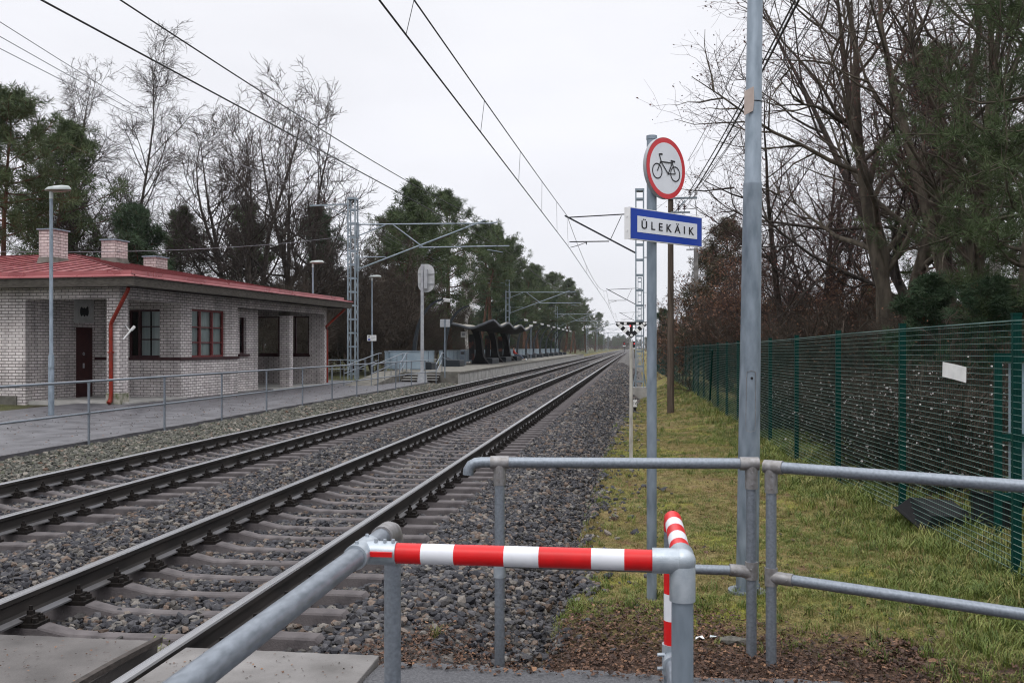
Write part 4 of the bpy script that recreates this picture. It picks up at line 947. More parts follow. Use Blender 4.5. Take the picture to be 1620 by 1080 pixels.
# eaves
EX0, EX1, EY0, EY1, EZ = -22.0, .95, -4.05, 13.3, 3.66
mb = MB(); mb.box(EX0+.06, EX1-.06, EY0+.06, EY1-.06, EZ, EZ+.06); obj('soffit', mb, M['soffit'], bd)
mb = MB(); t = .06
mb.box(EX0,EX1,EY0,EY0+t,EZ-.02,EZ+.29); mb.box(EX0,EX1,EY1-t,EY1,EZ-.02,EZ+.29); mb.box(EX0,EX0+t,EY0+t,EY1-t,EZ-.02,EZ+.29); mb.box(EX1-t,EX1,EY0+t,EY1-t,EZ-.02,EZ+.29)
obj('fascia', mb, M['fascia'], bd)
e0 = .05; rx0, rx1, ry0, ry1 = EX0-e0, EX1+e0, EY0-e0, EY1+e0; hw = (ry1-ry0)/2; SL = .187; rz0 = EZ+.30; rzt = rz0+hw*SL; ym = (ry0+ry1)/2
mb = MB()
top = [(rx0,ry0,rz0),(rx1,ry0,rz0),(rx1,ry1,rz0),(rx0,ry1,rz0),(rx0+hw,ym,rzt),(rx1-hw,ym,rzt)]
mb.add(top + [(x,y,rz0-.035) for x,y,z in top[:4]], [(0,1,5,4),(1,2,5),(2,3,4,5),(3,0,4),(0,6,7,1),(1,7,8,2),(2,8,9,3),(3,9,6,0),(6,9,8,7)])
rf = obj('roof', mb, M['roof'], bd)
def rz_at(x, y): return rz0 + SL*max(0, min(hw, min(rx1-x, x-rx0, y-ry0, ry1-y)))
mb = MB()
for i in range(1, 33):
    x = rx0 + i*(rx1-rx0)/33; yy = min(x-rx0, rx1-x, hw)
    if yy < .5: continue
    mb.bar((x,ry0+.38,rz0+.38*SL+.012),(x,ry0+yy,rz0+yy*SL+.012),.022,.04); mb.bar((x,ry1-.38,rz0+.38*SL+.012),(x,ry1-yy,rz0+yy*SL+.012),.022,.04)
ny = 25
for i in range(1, ny):
    y = ry0 + i*(ry1-ry0)/ny; xx = min(y-ry0, ry1-y)
    if xx < .5: continue
    mb.bar((rx1-.38,y,rz0+.38*SL+.012),(rx1-xx,y,rz0+xx*SL+.012),.022,.04); mb.bar((rx0+.38,y,rz0+.38*SL+.012),(rx0+xx,y,rz0+xx*SL+.012),.022,.04)
for a,b in ((top[0],top[4]),(top[1],top[5]),(top[2],top[5]),(top[3],top[4]),(top[4],top[5])): mb.bar(Vector(a)+Vector((0,0,.01)),Vector(b)+Vector((0,0,.01)),.035,.05)
obj('standing_seams', mb, M['roof_dark'], rf)
mb = MB(); g = .36
zz = rz0+g*SL
for (a,b) in (((rx0+g,ry0+g),(rx1-g,ry0+g)),((rx1-g,ry0+g),(rx1-g,ry1-g)),((rx1-g,ry1-g),(rx0+g,ry1-g)),((rx0+g,ry1-g),(rx0+g,ry0+g))):
    mb.bar((*a,zz+.06),(*b,zz+.06),.03,.13)
obj('roof_gutter', mb, M['roof'], rf)
for (x,y,w_,d_,zt) in ((-6.12,1.35,.62,.80,6.13),(-5.9,4.7,.62,.85,6.10),(-5.98,7.7,.62,.85,5.70)):
    mb = MB(); zb = rz_at(x,y)-.25; mb.box(x-w_/2,x+w_/2,y-d_/2,y+d_/2,zb,zt); c = obj('chimney', mb, M['brick_chimney'], rf)
    mb = MB(); mb.add([(x+sx*(w_/2+.1),y+sy*(d_/2+.1),zb-.05) for sx,sy in ((-1,-1),(1,-1),(1,1),(-1,1))]+[(x+sx*(w_/2+.012),y+sy*(d_/2+.012),rz_at(x,y)+.14) for sx,sy in ((-1,-1),(1,-1),(1,1),(-1,1))], [(i,(i+1)%4,4+(i+1)%4,4+i) for i in range(4)]); obj('chimney_skirt', mb, M['conc_dark'], c)
    mb = MB(); mb.box(x-w_/2-.06,x+w_/2+.06,y-d_/2-.06,y+d_/2+.06,zt,zt+.05); mb.add([(x-w_/2-.06,y-d_/2-.06,zt+.05),(x+w_/2+.06,y-d_/2-.06,zt+.05),(x+w_/2+.06,y+d_/2+.06,zt+.05),(x-w_/2-.06,y+d_/2+.06,zt+.05),(x,y,zt+.11)], [(0,1,4),(1,2,4),(2,3,4),(3,0,4)]); obj('chimney_cap', mb, M['galv_pole'], c)

# ------------------------------------------------------------------ path railing
pr = thing('path_railing', 'long two bar pipe railing between the station path and the tracks', 'railing', (-10.25, 16.83, -.1))
inv = Matrix.Translation(-pr.location)
def ppart(name, mb, m, parent=None, invm=None, smooth=True):
    o = obj(name, mb, m, parent, smooth)
    if invm is not None: o.matrix_parent_inverse = invm
    return o
mb = MB(); mb.tube([(-10.25, y, 1.03) for y in np.linspace(5, 48.9, 20)], .024, 10); ppart('top_rail', mb, M['galv'], pr, inv)
mb = MB(); mb.tube([(-10.25, y, .43) for y in np.linspace(5, 48.9, 20)], .021, 10); ppart('lower_rail', mb, M['galv'], pr, inv)
for k in range(-3, 12):
    yk = 16.83 + 2.93*k
    if yk > 49: break
    mb = MB(); mb.cyl(-10.25, yk, -.3, 1.03, .024, 10); mb.cyl(-10.25,yk,.39,.47,.030,10); mb.cyl(-10.25,yk,.97,1.02,.029,10); ppart('post', mb, M['galv'], pr, inv)
p2 = thing('back_railing', 'short pipe railing behind the far corner of the station building', 'railing', (-15.2, 54, -.1)); inv = Matrix.Translation(-p2.location)
a, b = P(519, 54.2), P(577, 55.0)
for z_, r_ in ((.95,.024),(.42,.02)): mb = MB(); mb.tube([(a.x,a.y,z_),(b.x,b.y,z_)], r_, 8); ppart('rail', mb, M['galv'], p2, inv)
for t in (0,.33,.66,1): mb = MB(); q = a.lerp(b,t); mb.cyl(q.x,q.y,-.2,.95,.024,8); ppart('post', mb, M['galv'], p2, inv)

# ------------------------------------------------------------------ street lamps
def lamp(px, zc, zt, label, first=None, rz=0):
    q = P(px, zc)
    t = thing('street_lamp', label, 'street lamp', (q.x, q.y, -.1), rz, 'slim grey street lamps by the station')
    mb = MB(); h = zt + .1
    mb.tube([(0,0,-.2),(0,0,1.55),(0,0,1.6),(0,0,h-.25)], [.075,.073,.05,.042], 12); mb.cyl(0,0,1.2,1.26,.077,12); obj('pole', mb, M['galv_pole'], t, True)
    mb = MB(); mb.tube([(0,0,h-.26),(0,0,h-.08)], .05, 10)
    vs = []; n = 12
    prof = [(-.16,.03,.03),(-.06,.085,.085),(.12,.11,.11),(.32,.10,.12),(.48,.07,.10),(.56,.01,.03)]
    for x, hy, hz in prof:
        for j in range(n):
            a = math.pi*j/(n-1); vs.append((x, hy*math.cos(a)*1.25, h-.03+hz*math.sin(a)))
    mb.add(vs, [(i*n+j,i*n+j+1,(i+1)*n+j+1,(i+1)*n+j) for i in range(len(prof)-1) for j in range(n-1)])
    obj('lamp_head', mb, mat('lamp_housing', (.40,.42,.42), (.30,.33,.32), rough=.5, scale=6), t, True)
    mb = MB(); vs = []
    for x, hy, hz in prof: vs += [(x,-hy*1.2,h-.035),(x,-hy*.6,h-.035-hy*.45),(x,hy*.6,h-.035-hy*.45),(x,hy*1.2,h-.035)]
    mb.add(vs, [(i*4+j,i*4+j+1,(i+1)*4+j+1,(i+1)*4+j) for i in range(len(prof)-1) for j in range(3)])
    obj('lamp_glass', mb, mat('lamp_lens', (.28,.22,.18), rough=.3), t, True)
    return t
lamp(81, 24.7, 5.80, 'street lamp standing before the brick front near the corner column')
lamp(495, 46.5, 5.85, 'street lamp whose head shows above the far end of the red roof', rz=.1)
l3 = lamp(588.5, 56, 5.85, 'street lamp with a small white notice board on its pole', rz=.1)
mb = MB(); mb.box(-.27,.27,-.09,-.06,2.15,2.49); nb = obj('notice_board', mb, M['white'], l3)
mb = MB(); mb.box(-.23,-.08,-.093,-.09,2.19,2.28); obj('blue_flag', mb, M['sign_blue'], nb)
mb = MB(); mb.ball((-.16,-.091,2.40), .045, 0, 8, 4, (1,.05,1))
obj('dark_emblem', mb, M['black'], nb)
mb = MB()
for k in range(4): mb.box(-.04,.20-.04*(k%2),-.0925,-.09,2.40-.045*k,2.412-.045*k)
obj('print_lines', mb, M['grey_plate'], nb)

# ------------------------------------------------------------------ platform
PZ = .40
pf = thing('platform', 'long raised concrete station platform with ribbed grey face', 'platform', (-9, 48, 0)); inv = Matrix.Translation(-pf.location)
PY0, PY1 = 48.6, 172
mb = MB(); mb.box(-13.3,-8.92,PY0,PY1,PZ-.10,PZ); ppart('deck', mb, M['conc_dark'], pf, inv, False)
mb = MB(); mb.box(-9.05,-8.98,PY0,PY1,-.5,PZ-.1)
y = PY0
while y < PY1: mb.box(-9.0+.02,-8.955,y+.03,y+1.42,-.5,PZ-.12); y += 1.45
ppart('face_wall', mb, M['conc'], pf, inv, False)
mb = MB(); mb.box(-10.0,-9.05,PY0-.02,PY0+.2,-.4,PZ-.1); mb.box(-13.3,-11.8,PY0,PY0+.2,-.3,PZ-.1); ppart('end_wall', mb, M['conc_dark'], pf, inv, False)
mb = MB()
for k in range(4):
    zt_ = -.1+.125*(k+1); mb.box(-11.8,-10.0,PY0-.35*(3-k)+.03,PY0-.35*(2-k)+.0,-.2,zt_-.045,1); mb.box(-11.82,-9.98,PY0-.35*(3-k)-.01,PY0-.35*(2-k)+.02,zt_-.04,zt_ + .001*k)
st = ppart('steps', mb, [M['conc'], M['soffit']], pf, inv, False)
mb = MB(); mb.add([(-13.3,PY0-6,-.1),(-11.95,PY0-6,-.1),(-11.95,PY0,PZ),(-13.3,PY0,PZ),(-13.3,PY0-6,-.3),(-11.95,PY0-6,-.3),(-11.95,PY0,-.3),(-13.3,PY0,-.3)], [(0,1,2,3),(0,4,5,1),(1,5,6,2),(2,6,7,3),(3,7,4,0)]); ppart('ramp', mb, M['conc_dark'], pf, inv, False)
for nm, x in (('stair_railing',-9.95),('stair_railing',-11.85)):
    mb = MB(); mb.tube([(x,PY0-1.25,.80),(x,PY0+.25,PZ+.98),(x,PY0+.6,PZ+.98)], .024, 8); mb.tube([(x,PY0-1.25,.42),(x,PY0+.25,PZ+.60)], .02, 8)
    mb.cyl(x,PY0-1.25,-.2,.80,.024,8); mb.cyl(x,PY0+.25,PZ-.05,PZ+.98,.024,8); ppart(nm, mb, M['galv'], pf, inv)
for x in (-13.3,-12.0):
    mb = MB(); mb.tube([(x,PY0-6,.80),(x,PY0,PZ+.95),(x,PY0+.6,PZ+.95)], .024, 8); mb.tube([(x,PY0-6,.45),(x,PY0,PZ+.6)], .02, 8)
    for k in range(6): yy = PY0-6+1.2*k; mb.cyl(x,yy,-.1+.083*k,.80+.11*k,.02,8)
    ppart('ramp_railing', mb, M['galv'], pf, inv)

# wind panels behind the benches, each a thing
def panel(y0, y1, label):
    t = thing('wind_screen', label, 'screen', (-13.15, y0, PZ), 0, 'blue grey screens along the back of the platform')
    mb = MB(); mb.box(0,.05,0,y1-y0,.12,1.02); obj('panel', mb, M['panel_blue'], t)
    mb = MB(); mb.box(-.03,.09,-.02,y1-y0+.02,1.02,1.07); n = max(2,int((y1-y0)/1.5))
    for k in range(n+1): yy = (y1-y0)*k/n; mb.box(.05,.09,yy-.02,yy+.02,-.02,1.02)
    obj('frame', mb, M['galv_pole'], t)
ys_b = [53.5, 62.3] ; ys_far = [94 + 8.4*i for i in range(9)]
panel(49.3, 52.6, 'blue grey screen at the head of the platform steps')
panel(54.6, 61.6, 'blue grey screen between the first and second curved bench lamps')
panel(63.6, 92, 'long blue grey screen standing behind the wavy roofed shelter')
panel(95.4, 170, 'very long row of blue grey screening beyond the shelter')
# end screen beside the stairs (faces the camera)
t = thing('wind_screen', 'blue grey screen facing the station across the platform end', 'screen', (-13.1, 50.0, PZ), 0, 'blue grey screens along the back of the platform')
obj('panel', MB().box(0,2.0,0,.05,.1,1.05), M['panel_blue'], t)
mb = MB(); mb.box(-.02,2.02,-.03,.08,1.05,1.10); obj('frame', mb, M['galv_pole'], t)

# bench with a curved lamp arm rising from its back
def curve_pts(p, n=24):
    """Catmull-Rom through p"""
    p = [Vector(q) for q in p]; p = [p[0]*2-p[1]] + p + [p[-1]*2-p[-2]]; out = []
    for i in range(1, len(p)-2):
        for k in range(n//(len(p)-3)):
            t = k/(n//(len(p)-3)); a,b,c,d = p[i-1],p[i],p[i+1],p[i+2]
            out.append(.5*((2*b)+(-a+c)*t+(2*a-5*b+4*c-d)*t*t+(-a+3*b-3*c+d)*t**3))
    return out + [p[-2]]
def bench_lamp(y, label):
    t = thing('bench_lamp', label, 'bench', (-12.1, y, PZ), 0, 'dark benches with curved lamp arms')
    mb = MB(); prof = [(-.45,0),(-.45,.55),(-.38,.62),(-.2,.50),(-.05,.44),(.75,.42),(.78,.36),(.78,0)]; mb.extrude(prof, -.9, .9); obj('seat', mb, M['dark_steel'], t, False, .02)
    pts = curve_pts([(-.40,0,.3),(-.40,0,1.2),(-.25,0,2.2),(.05,0,3.05),(.55,0,3.7),(1.05,0,3.98),(1.35,0,4.02)], 30)
    mb = MB(); n = len(pts); vs = []
    for i,p in enumerate(pts):
        wd = .13*(1-i/n)+.03; dp = .085*(1-i/n)+.03; d = (pts[min(i+1,n-1)]-pts[max(i-1,0)]).normalized(); nn = Vector((d.z,0,-d.x))
        vs += [p-nn*dp+Vector((0,-wd,0)), p+nn*dp+Vector((0,-wd,0)), p+nn*dp+Vector((0,wd,0)), p-nn*dp+Vector((0,wd,0))]
    mb.add(vs, [(i*4+j,i*4+(j+1)%4,(i+1)*4+(j+1)%4,(i+1)*4+j) for i in range(n-1) for j in range(4)]); obj('lamp_arm', mb, M['dark_steel'], t, True)
    mb = MB(); mb.bar((1.3,0,4.05),(1.66,0,4.0),.20,.09); mb.bar((1.34,0,3.93),(1.66,0,3.90),.15,.06); obj('lamp_head', mb, M['white'], t)
    return t
b0 = bench_lamp(ys_b[0], 'curved bench lamp at the platform end beside the oval signal plate')
def cp(y, lb): o = copy_tree(b0); o.location.y = y; o['label'] = lb; return o
cp(ys_b[1], 'curved bench lamp standing just before the wavy roofed shelter')
nm = ['first','second','third','fourth','fifth','sixth','seventh','eighth','ninth']
for i, yv in enumerate(ys_far): cp(yv, f'{nm[i]} curved bench lamp beyond the shelter along the platform')

# wavy shelter
sh = thing('platform_shelter', 'black platform shelter with rippling wave shaped roof on three fins', 'shelter', (-11.6, 70, PZ))
Y0s, Y1s = -3.0, 22.5
def prof_z(s):   # s 0..1 from the back (left) edge to the track edge
    return np.interp(s, [0,.12,.3,.48,.6,.8,.95,1], [3.12,3.08,2.92,2.74,2.78,3.05,3.27,3.28])
nu, nv = 22, 80; vs = []; 
for j in range(nv+1):
    yv = Y0s + (Y1s-Y0s)*j/nv; wv = math.cos((yv-Y0s)/8.3*2*math.pi)
    for i in range(nu+1):
        s = i/nu; x = -1.75 + 3.45*s
        amp = .17*max(0,(s-.42)/.58) + .05*max(0,(.3-s)/.3)
        vs.append((x + .0*wv, yv, float(prof_z(s)) - amp*(1-wv)))
me = MB(); me.add(vs, [(j*(nu+1)+i, j*(nu+1)+i+1, (j+1)*(nu+1)+i+1, (j+1)*(nu+1)+i) for j in range(nv) for i in range(nu)])
o = obj('roof', me, [M['shelter_top'], M['shelter_black'], M['shelter_rim']], sh, True)
sd = o.modifiers.new('thickness','SOLIDIFY'); sd.thickness = .2; sd.offset = -1; sd.material_offset = 1; sd.material_offset_rim = 2
for k, yv in enumerate((1.6, 9.5, 17.3)):
    mb = MB(); pts = curve_pts([(.75,0,0),(.34,0,.5),(.20,0,1.2),(.12,0,1.8),(.0,0,2.3),(-.12,0,2.75)], 20); back = curve_pts([(-.6,0,0),(-.36,0,.5),(-.30,0,1.2),(-.34,0,1.8),(-.5,0,2.3),(-.75,0,2.75)], 20)
    n = len(pts); vs = []
    for p_, b_ in zip(pts, back): vs += [(b_.x,yv-.45,p_.z),(p_.x,yv-.45,p_.z),(p_.x,yv+.45,p_.z),(b_.x,yv+.45,p_.z)]
    mb.add(vs, [(i*4+j,i*4+(j+1)%4,(i+1)*4+(j+1)%4,(i+1)*4+j) for i in range(n-1) for j in range(4)]+[(3,2,1,0)])
    gm = mat('graffiti_side', (.02,.02,.022), (.16,.055,.04), rough=.6, scale=1.6, detail=3, lo=.52, hi=.66)
    obj('fin', mb, M['shelter_black'], sh, True)
    mb = MB(); mb.box(-.82,-.40,yv-.30,yv-.26,.3,2.25); obj('painted_side', mb, gm, sh)
    mb = MB(); mb.extrude([(-.75,0),(.85,0),(.85,.36),(.8,.42),(.35,.44),(-.75,.44)], yv+.5, yv+4.2); obj('bench', mb, M['dark_steel'], sh, False, .02)
mb = MB(); mb.box(-.95,-.55,-1.5,-1.46,2.0,2.42); obj('small_sign', mb, M['white'], sh); mb = MB(); mb.box(-.76,-.74,-1.5,-1.46,2.42,2.9); obj('sign_hanger', mb, M['shelter_black'], sh)
mb = MB(); mb.box(-.86,-.64,-1.503,-1.5,2.12,2.32); obj('sign_mark', mb, M['grey_plate'], sh)

# bins, pole sign
def bin_(x, y, label):
    t = thing('litter_bin', label, 'litter bin', (x,y,PZ), 0, 'blue grey litter bins on the platform')
    mb = MB(); mb.extrude([(-.2,0),(.2,0),(.2,1.02),(.15,1.1),(-.15,1.1),(-.2,1.02)], -.2, .2); obj('body', mb, mat('bin_paint', (.055,.07,.088), (.08,.10,.12), rough=.5, scale=5), t, False, .02)
    mb = MB(); mb.box(-.13,.13,-.206,-.2,.78,.95); obj('opening', mb, M['black'], t)
bin_(-12.0, 66.4, 'litter bin on the platform in front of the shelter')
q = P(702, 48.6)
ps = thing('platform_sign', 'grey sign plate seen from behind on a slim pole by the platform corner', 'sign', (q.x, q.y+.3, PZ))
mb = MB(); mb.cyl(0,0,-.3,2.72,.03,10); obj('pole', mb, M['galv_pole'], ps, True)
mb = MB(); mb.box(-.26,.26,.03,.05,2.32,2.72); obj('plate', mb, M['grey_plate'], ps)
q = P(840, 98)
cp_ = thing('camera_pole', 'slim grey pole with white camera at the far tip of the shelter roof', 'pole', (q.x, q.y, PZ))
mb = MB(); mb.cyl(0,0,0,3.4,.045,8); obj('pole', mb, M['galv_pole'], cp_, True); mb = MB(); mb.box(-.16,.16,-.25,.15,3.4,3.58); mb.box(-.1,.1,-.32,-.25,3.43,3.55); obj('camera_head', mb, M['white'], cp_)

# person on the bench beyond the shelter
def skin_person(loc, rz):
    t = thing('person', 'person in red jacket and jeans sitting stretched out on the shelter bench', 'person', loc, rz)
    def chain(verts, edges, radii, name, m, root=0):
        me = bpy.data.meshes.new(name); me.from_pydata(verts, edges, []); o = link(name, me, m, t)
        o.modifiers.new('skin','SKIN'); s = o.modifiers.new('sub','SUBSURF'); s.levels = 1; s.render_levels = 2
        for i, r in enumerate(radii):
            rr_ = r if isinstance(r, tuple) else (r, r)
            me.skin_vertices[0].data[i].radius = rr_; me.skin_vertices[0].data[i].use_root = (i == root)
        me.update(); return o
    # x forward (towards the track), seat height .45, leaning back
    V = [(0,0,.52),(-.09,0,.78),(-.17,0,1.02),(-.17,0,1.12),(-.15,0,1.21),(-.13,0,1.29),
         (-.15,.17,1.0),(-.05,.24,.76),(.16,.19,.66),(-.15,-.17,1.0),(-.05,-.24,.76),(.16,-.19,.66),
         (.06,.10,.50),(.46,.13,.52),(.82,.15,.14),(.95,.16,.10),(.06,-.10,.50),(.46,-.13,.50),(.86,-.14,.13),(.99,-.15,.10)]
    E_ = [(0,1),(1,2),(2,3),(3,4),(4,5),(2,6),(6,7),(7,8),(2,9),(9,10),(10,11),(0,12),(12,13),(13,14),(14,15),(0,16),(16,17),(17,18),(18,19)]
    Rr = [(.15,.12),(.15,.11),(.14,.10),.055,.085,.075,.06,.048,.035,.06,.048,.035,.085,.065,.05,.04,.085,.065,.05,.04]
    chain(V, E_, Rr, 'body', M['skin'])
    J = [0,1,2,6,7,8,9,10,11]; mp_ = {v:i for i,v in enumerate(J)}
    chain([V[i] for i in J], [(mp_[a],mp_[b]) for a,b in E_ if a in mp_ and b in mp_], [(.165,.135),(.168,.13),(.155,.115),.075,.062,.047,.075,.062,.047], 'jacket', M['jacket'])
    J = [0,12,13,14,16,17,18]; mp_ = {v:i for i,v in enumerate(J)}
    chain([V[i] for i in J], [(mp_[a],mp_[b]) for a,b in E_ if a in mp_ and b in mp_], [(.155,.125),.098,.078,.062,.098,.078,.062], 'trousers', M['jeans'])
    mb = MB(); mb.ball((-.155,0,1.28), .10, 0, 12, 8, (1,.92,1.05)); obj('hair', mb, M['twig'], t, True)
    for s in (1,-1):
        q = V[15] if s > 0 else V[19]; mb = MB(); mb.ball((q[0]+.05,q[1],q[2]+.01), .13, 0, 10, 6, (.75,.42,.9)); obj('shoe', mb, M['white'], t, True)
        h = V[8] if s > 0 else V[11]; mb = MB(); mb.ball((h[0]+.05,h[1],h[2]-.01), .05, 0, 8, 6, (1.2,.7,.5))
        for f in range(4): mb.tube([(h[0]+.09,h[1]-.03+.02*f,h[2]-.01),(h[0]+.13,h[1]-.03+.02*f,h[2]-.02),(h[0]+.15-.005*f,h[1]-.03+.02*f,h[2]-.045)], [.009,.008,.006], 5)
        mb.tube([(h[0]+.04,h[1]-.04*s,h[2]),(h[0]+.09,h[1]-.065*s,h[2]-.01)], [.011,.008], 5); obj('hand', mb, M['skin'], t, True)
    return t
skin_person((-11.2, 90.0, PZ), 0)

# ------------------------------------------------------------------ signals
q = P(668, 48.3)
sgn = thing('signal_post', 'railway signal seen from behind with pale oval back plate', 'signal', (q.x, q.y, -.1))
mb = MB(); mb.cyl(0,0,-.1,.5,.28,14,0,.2); mb.tube([(0,0,.5),(0,0,6.0)], [.095,.075], 12); obj('post', mb, M['grey_plate'], sgn, True)
mb = MB(); cv = []
W_, H_ = .43, .72; n = 40
for i in range(n):
    a = 2*math.pi*i/n; x = W_*math.copysign(abs(math.cos(a))**.9, math.cos(a)); z = (H_-W_)*(1 if math.sin(a) > 0 else -1) + W_*math.sin(a); cv.append((x,z))
mb.extrude([(x+.17,z+5.30) for x,z in cv], .14, .17); obj('oval_plate', mb, mat('pale_plate', (.44,.45,.46), (.34,.345,.35), rough=.6, scale=5), sgn)
mb = MB(); mb.box(.1,.26,-.06,.14,4.75,5.75); mb.box(-.24,.6,.10,.14,5.0,5.05); mb.box(-.24,.6,.10,.14,5.5,5.55); obj('lamp_housing', mb, M['grey_plate'], sgn)
mb = MB()
for k in range(2): mb.box(.06,.3,.17,.4,4.9+.5*k,5.15+.5*k)
obj('signal_hood', mb, M['black'], sgn)
# crossing indicator on a weathered stake
q = P(998.3, 14.2); z0 = float(gz(q.x,q.y))
wi = thing('crossing_indicator', 'small black and white chequered triangle indicator on a pale stake', 'indicator', (q.x, q.y, 0), TH)
mb = MB(); mb.tube([(0,0,z0-.1),(-.0,0,1.76)], [.03,.021], 8); obj('stake', mb, M['stake'], wi, True)
zt = ZP(509, 14.2); zb = ZP(533, 14.2); hw_ = .235
mb = MB()
def quad2(p, m, y): mb.add([(x,y,z) for x,z in p] + [(x,y+.012,z) for x,z in p], [(0,1,2,3),(7,6,5,4),(0,4,5,1),(1,5,6,2),(2,6,7,3),(3,7,4,0)], m)
quad2([(-hw_-.01,zt),(-hw_+.06,zt-.05),(hw_-.06,zt-.05),(hw_+.01,zt)][::1], 0, -.03)
for sx in (-1,1):
    a = Vector((sx*(hw_-.02), zt-.02)); b = Vector((sx*.0, zb+.015)); dd = (b-a); nn = Vector((-dd.y, dd.x)).normalized()*.032
    for k in range(6):
        p0 = a+dd*(k/6); p1 = a+dd*((k+1)/6); quad2([tuple(p0-nn),tuple(p1-nn),tuple(p1+nn),tuple(p0+nn)], k % 2, -.034-.0004*k-.004*(sx>0))
quad2([(-.022,zt-.04),(-.022,zb+.05),(.022,zb+.05),(.022,zt-.04)], 0, -.042)
quad2([(0,zb-.02),(.05,zb+.03),(0,zb+.085),(-.05,zb+.03)], 0, -.046)
for x,z in ((-hw_+.045,zt-.026),(hw_-.045,zt-.026),(0,zb+.025)): mb.tube([(x,-.047,z),(x,-.051,z)], .021, 14, 1)
for x in (-.09,.09): quad2([(x-.02,zt-.045),(x+.02,zt-.045),(x+.02,zt-.006),(x-.02,zt-.006)], 1, -.035)
obj('chequered_plate', mb, [M['black'], M['white']], wi)
mb = MB(); mb.tube([(-.018,-.044,zt-.062),(-.018,-.052,zt-.062)], .012, 10); obj('red_lamp', mb, M['red_lamp'], wi)
# km picket
q = P(1004.5, 35.5); z0 = float(gz(q.x,q.y))
pk = thing('number_post', 'short black stake with white number plate reading 16 below the mast', 'number post', (q.x,q.y,z0), TH)
mb = MB(); mb.box(-.05,.05,-.03,.03,-.1,.45); obj('stake', mb, M['black'], pk)
mb = MB(); mb.box(-.075,.075,-.045,-.031,.20,.46); obj('plate', mb, M['white'], pk)
me = text_mesh('16', .19); o = link('lettering', me, M['black'], pk); o.rotation_euler = (R(90),0,0); o.location = (0,-.047,.33)
# distant signals
for px, zc, dz, lb in ((987.5, 300, 2.6, 'small red signal light far down the line left of the indicator'), (1003.5, 200, 2.2, 'small red signal light far down the line behind the mast')):
    q = P(px, zc); s_ = thing('distant_signal', lb, 'signal', (q.x,q.y,-.6))
    mb = MB(); mb.cyl(0,0,0,3.2+dz-2.2,.08,6); mb.box(-.3,.3,-.1,.1,dz,dz+1.3); obj('post', mb, M['black'], s_); mb = MB(); mb.box(-.45,.45,-.12,-.11,dz-.1,dz+.25) if px < 1000 else mb.box(-.2,.2,-.12,-.11,dz-.3,dz-.1); obj('white_plate', mb, M['white'], s_)
    mb = MB(); mb.tube([(0,-.12,dz+.8),(0,-.16,dz+.8)], .12, 10); obj('red_lamp', mb, M['red_lamp'], s_)

# ------------------------------------------------------------------ masts
def lattice(mb, wx, wy, z0, z1, step):
    for sx in (-1,1):
        for sy in (-1,1):
            mb.box(sx*wx-.035, sx*wx+.035, sy*wy-.035, sy*wy+.035, z0, z1)
    z = z0 + .3
    while z < z1 - .1:
        for sy in (-1,1): mb.box(-wx+.035, wx-.035, sy*wy-.012, sy*wy+.012, z-.045, z+.045)
        z += step
    for sx in (-1,1):
        z = z0 + .3; s = 1
        while z < z1 - step:
            mb.bar((sx*wx, -s*wy, z), (sx*wx, s*wy, z+step), .02, .03); s = -s; z += step
    mb.box(-wx-.04, wx+.04, -wy-.04, wy+.04, z1-.02, z1+.1)
def insul(mb, p, m=1, s=1):
    p = Vector(p); mb.tube([p, p+Vector((0,0,.38*s))], .02*s, 6, m)
    for k in range(3): mb.tube([p+Vector((0,0,(.12+.09*k)*s)), p+Vector((0,0,(.16+.09*k)*s))], [.11*s,.05*s], 8, m)
def left_mast(Y, X, label, zb):
    t = thing('catenary_mast', label, 'mast', (X, Y, zb), 0, 'lattice masts carrying the overhead wires')
    zt = 10.1 - zb; mb = MB(); lattice(mb, .21, .26, 0, zt, .78); obj('lattice', mb, M['mast'], t)
    tx = T2 + .35 - X
    o = -zb
    mb = MB()
    mb.tube([(.23,0,8.68+o),(tx-1.0,0,8.62+o),(tx+.0-.6,0,8.68+o)], .038, 8); mb.tube([(.23,0,8.0+o),(1.9,0,8.62+o)], .035, 8); mb.box(.24,.34,-.15,.15,7.9+o,8.8+o)
    mb.tube([(.23,0,6.1+o),(tx-1.3,0,8.80+o)], .043, 8); mb.tube([(.26,0,6.8+o),(1.95,0,6.82+o)], .025, 6); mb.box(.24,.34,-.15,.15,6.0+o,6.95+o)
    mb.tube([(tx-5.1,0,7.32+o),(tx+.05,0,7.34+o)], .034, 8); mb.tube([(tx-6.6,0,8.62+o),(tx-4.9,0,7.36+o)], .035, 6)
    mb.tube([(tx-1.2,0,7.15+o),(tx-.3,0,6.98+o)], .02, 6)
    obj('cantilever', mb, M['mast'], t, True)
    mb = MB(); mb.bar((-.24,0,10.1-.25+o),(-2.55,0,10.1-.3+o),.10,.08); mb.bar((-.24,0,9.2+o),(-1.6,0,9.75+o),.05,.05)
    for x in (-2.25,-1.65,-1.05): insul(mb, (x,0,9.85+o))
    obj('crossarm', mb, [M['mast'], M['insul']], t)
    return t
lm = left_mast(52.3+.3, -15.9, 'lattice mast beside the station building with a long cantilever arm', -.15)
def cpm(src, loc, lb): o = copy_tree(src); o.location = loc; o['label'] = lb; return o
LX = [(117,803),(190,880),(262,929),(340,944),(410,955),(480,962)]
ord_ = ['second','third','fourth','fifth','sixth','seventh']
for k,(zc,px) in enumerate(LX):
    q = P(px, zc); cpm(lm, (q.x, q.y, -.15-.004*zc*.5), f'{ord_[k]} lattice mast on the left of the line counting from the station')
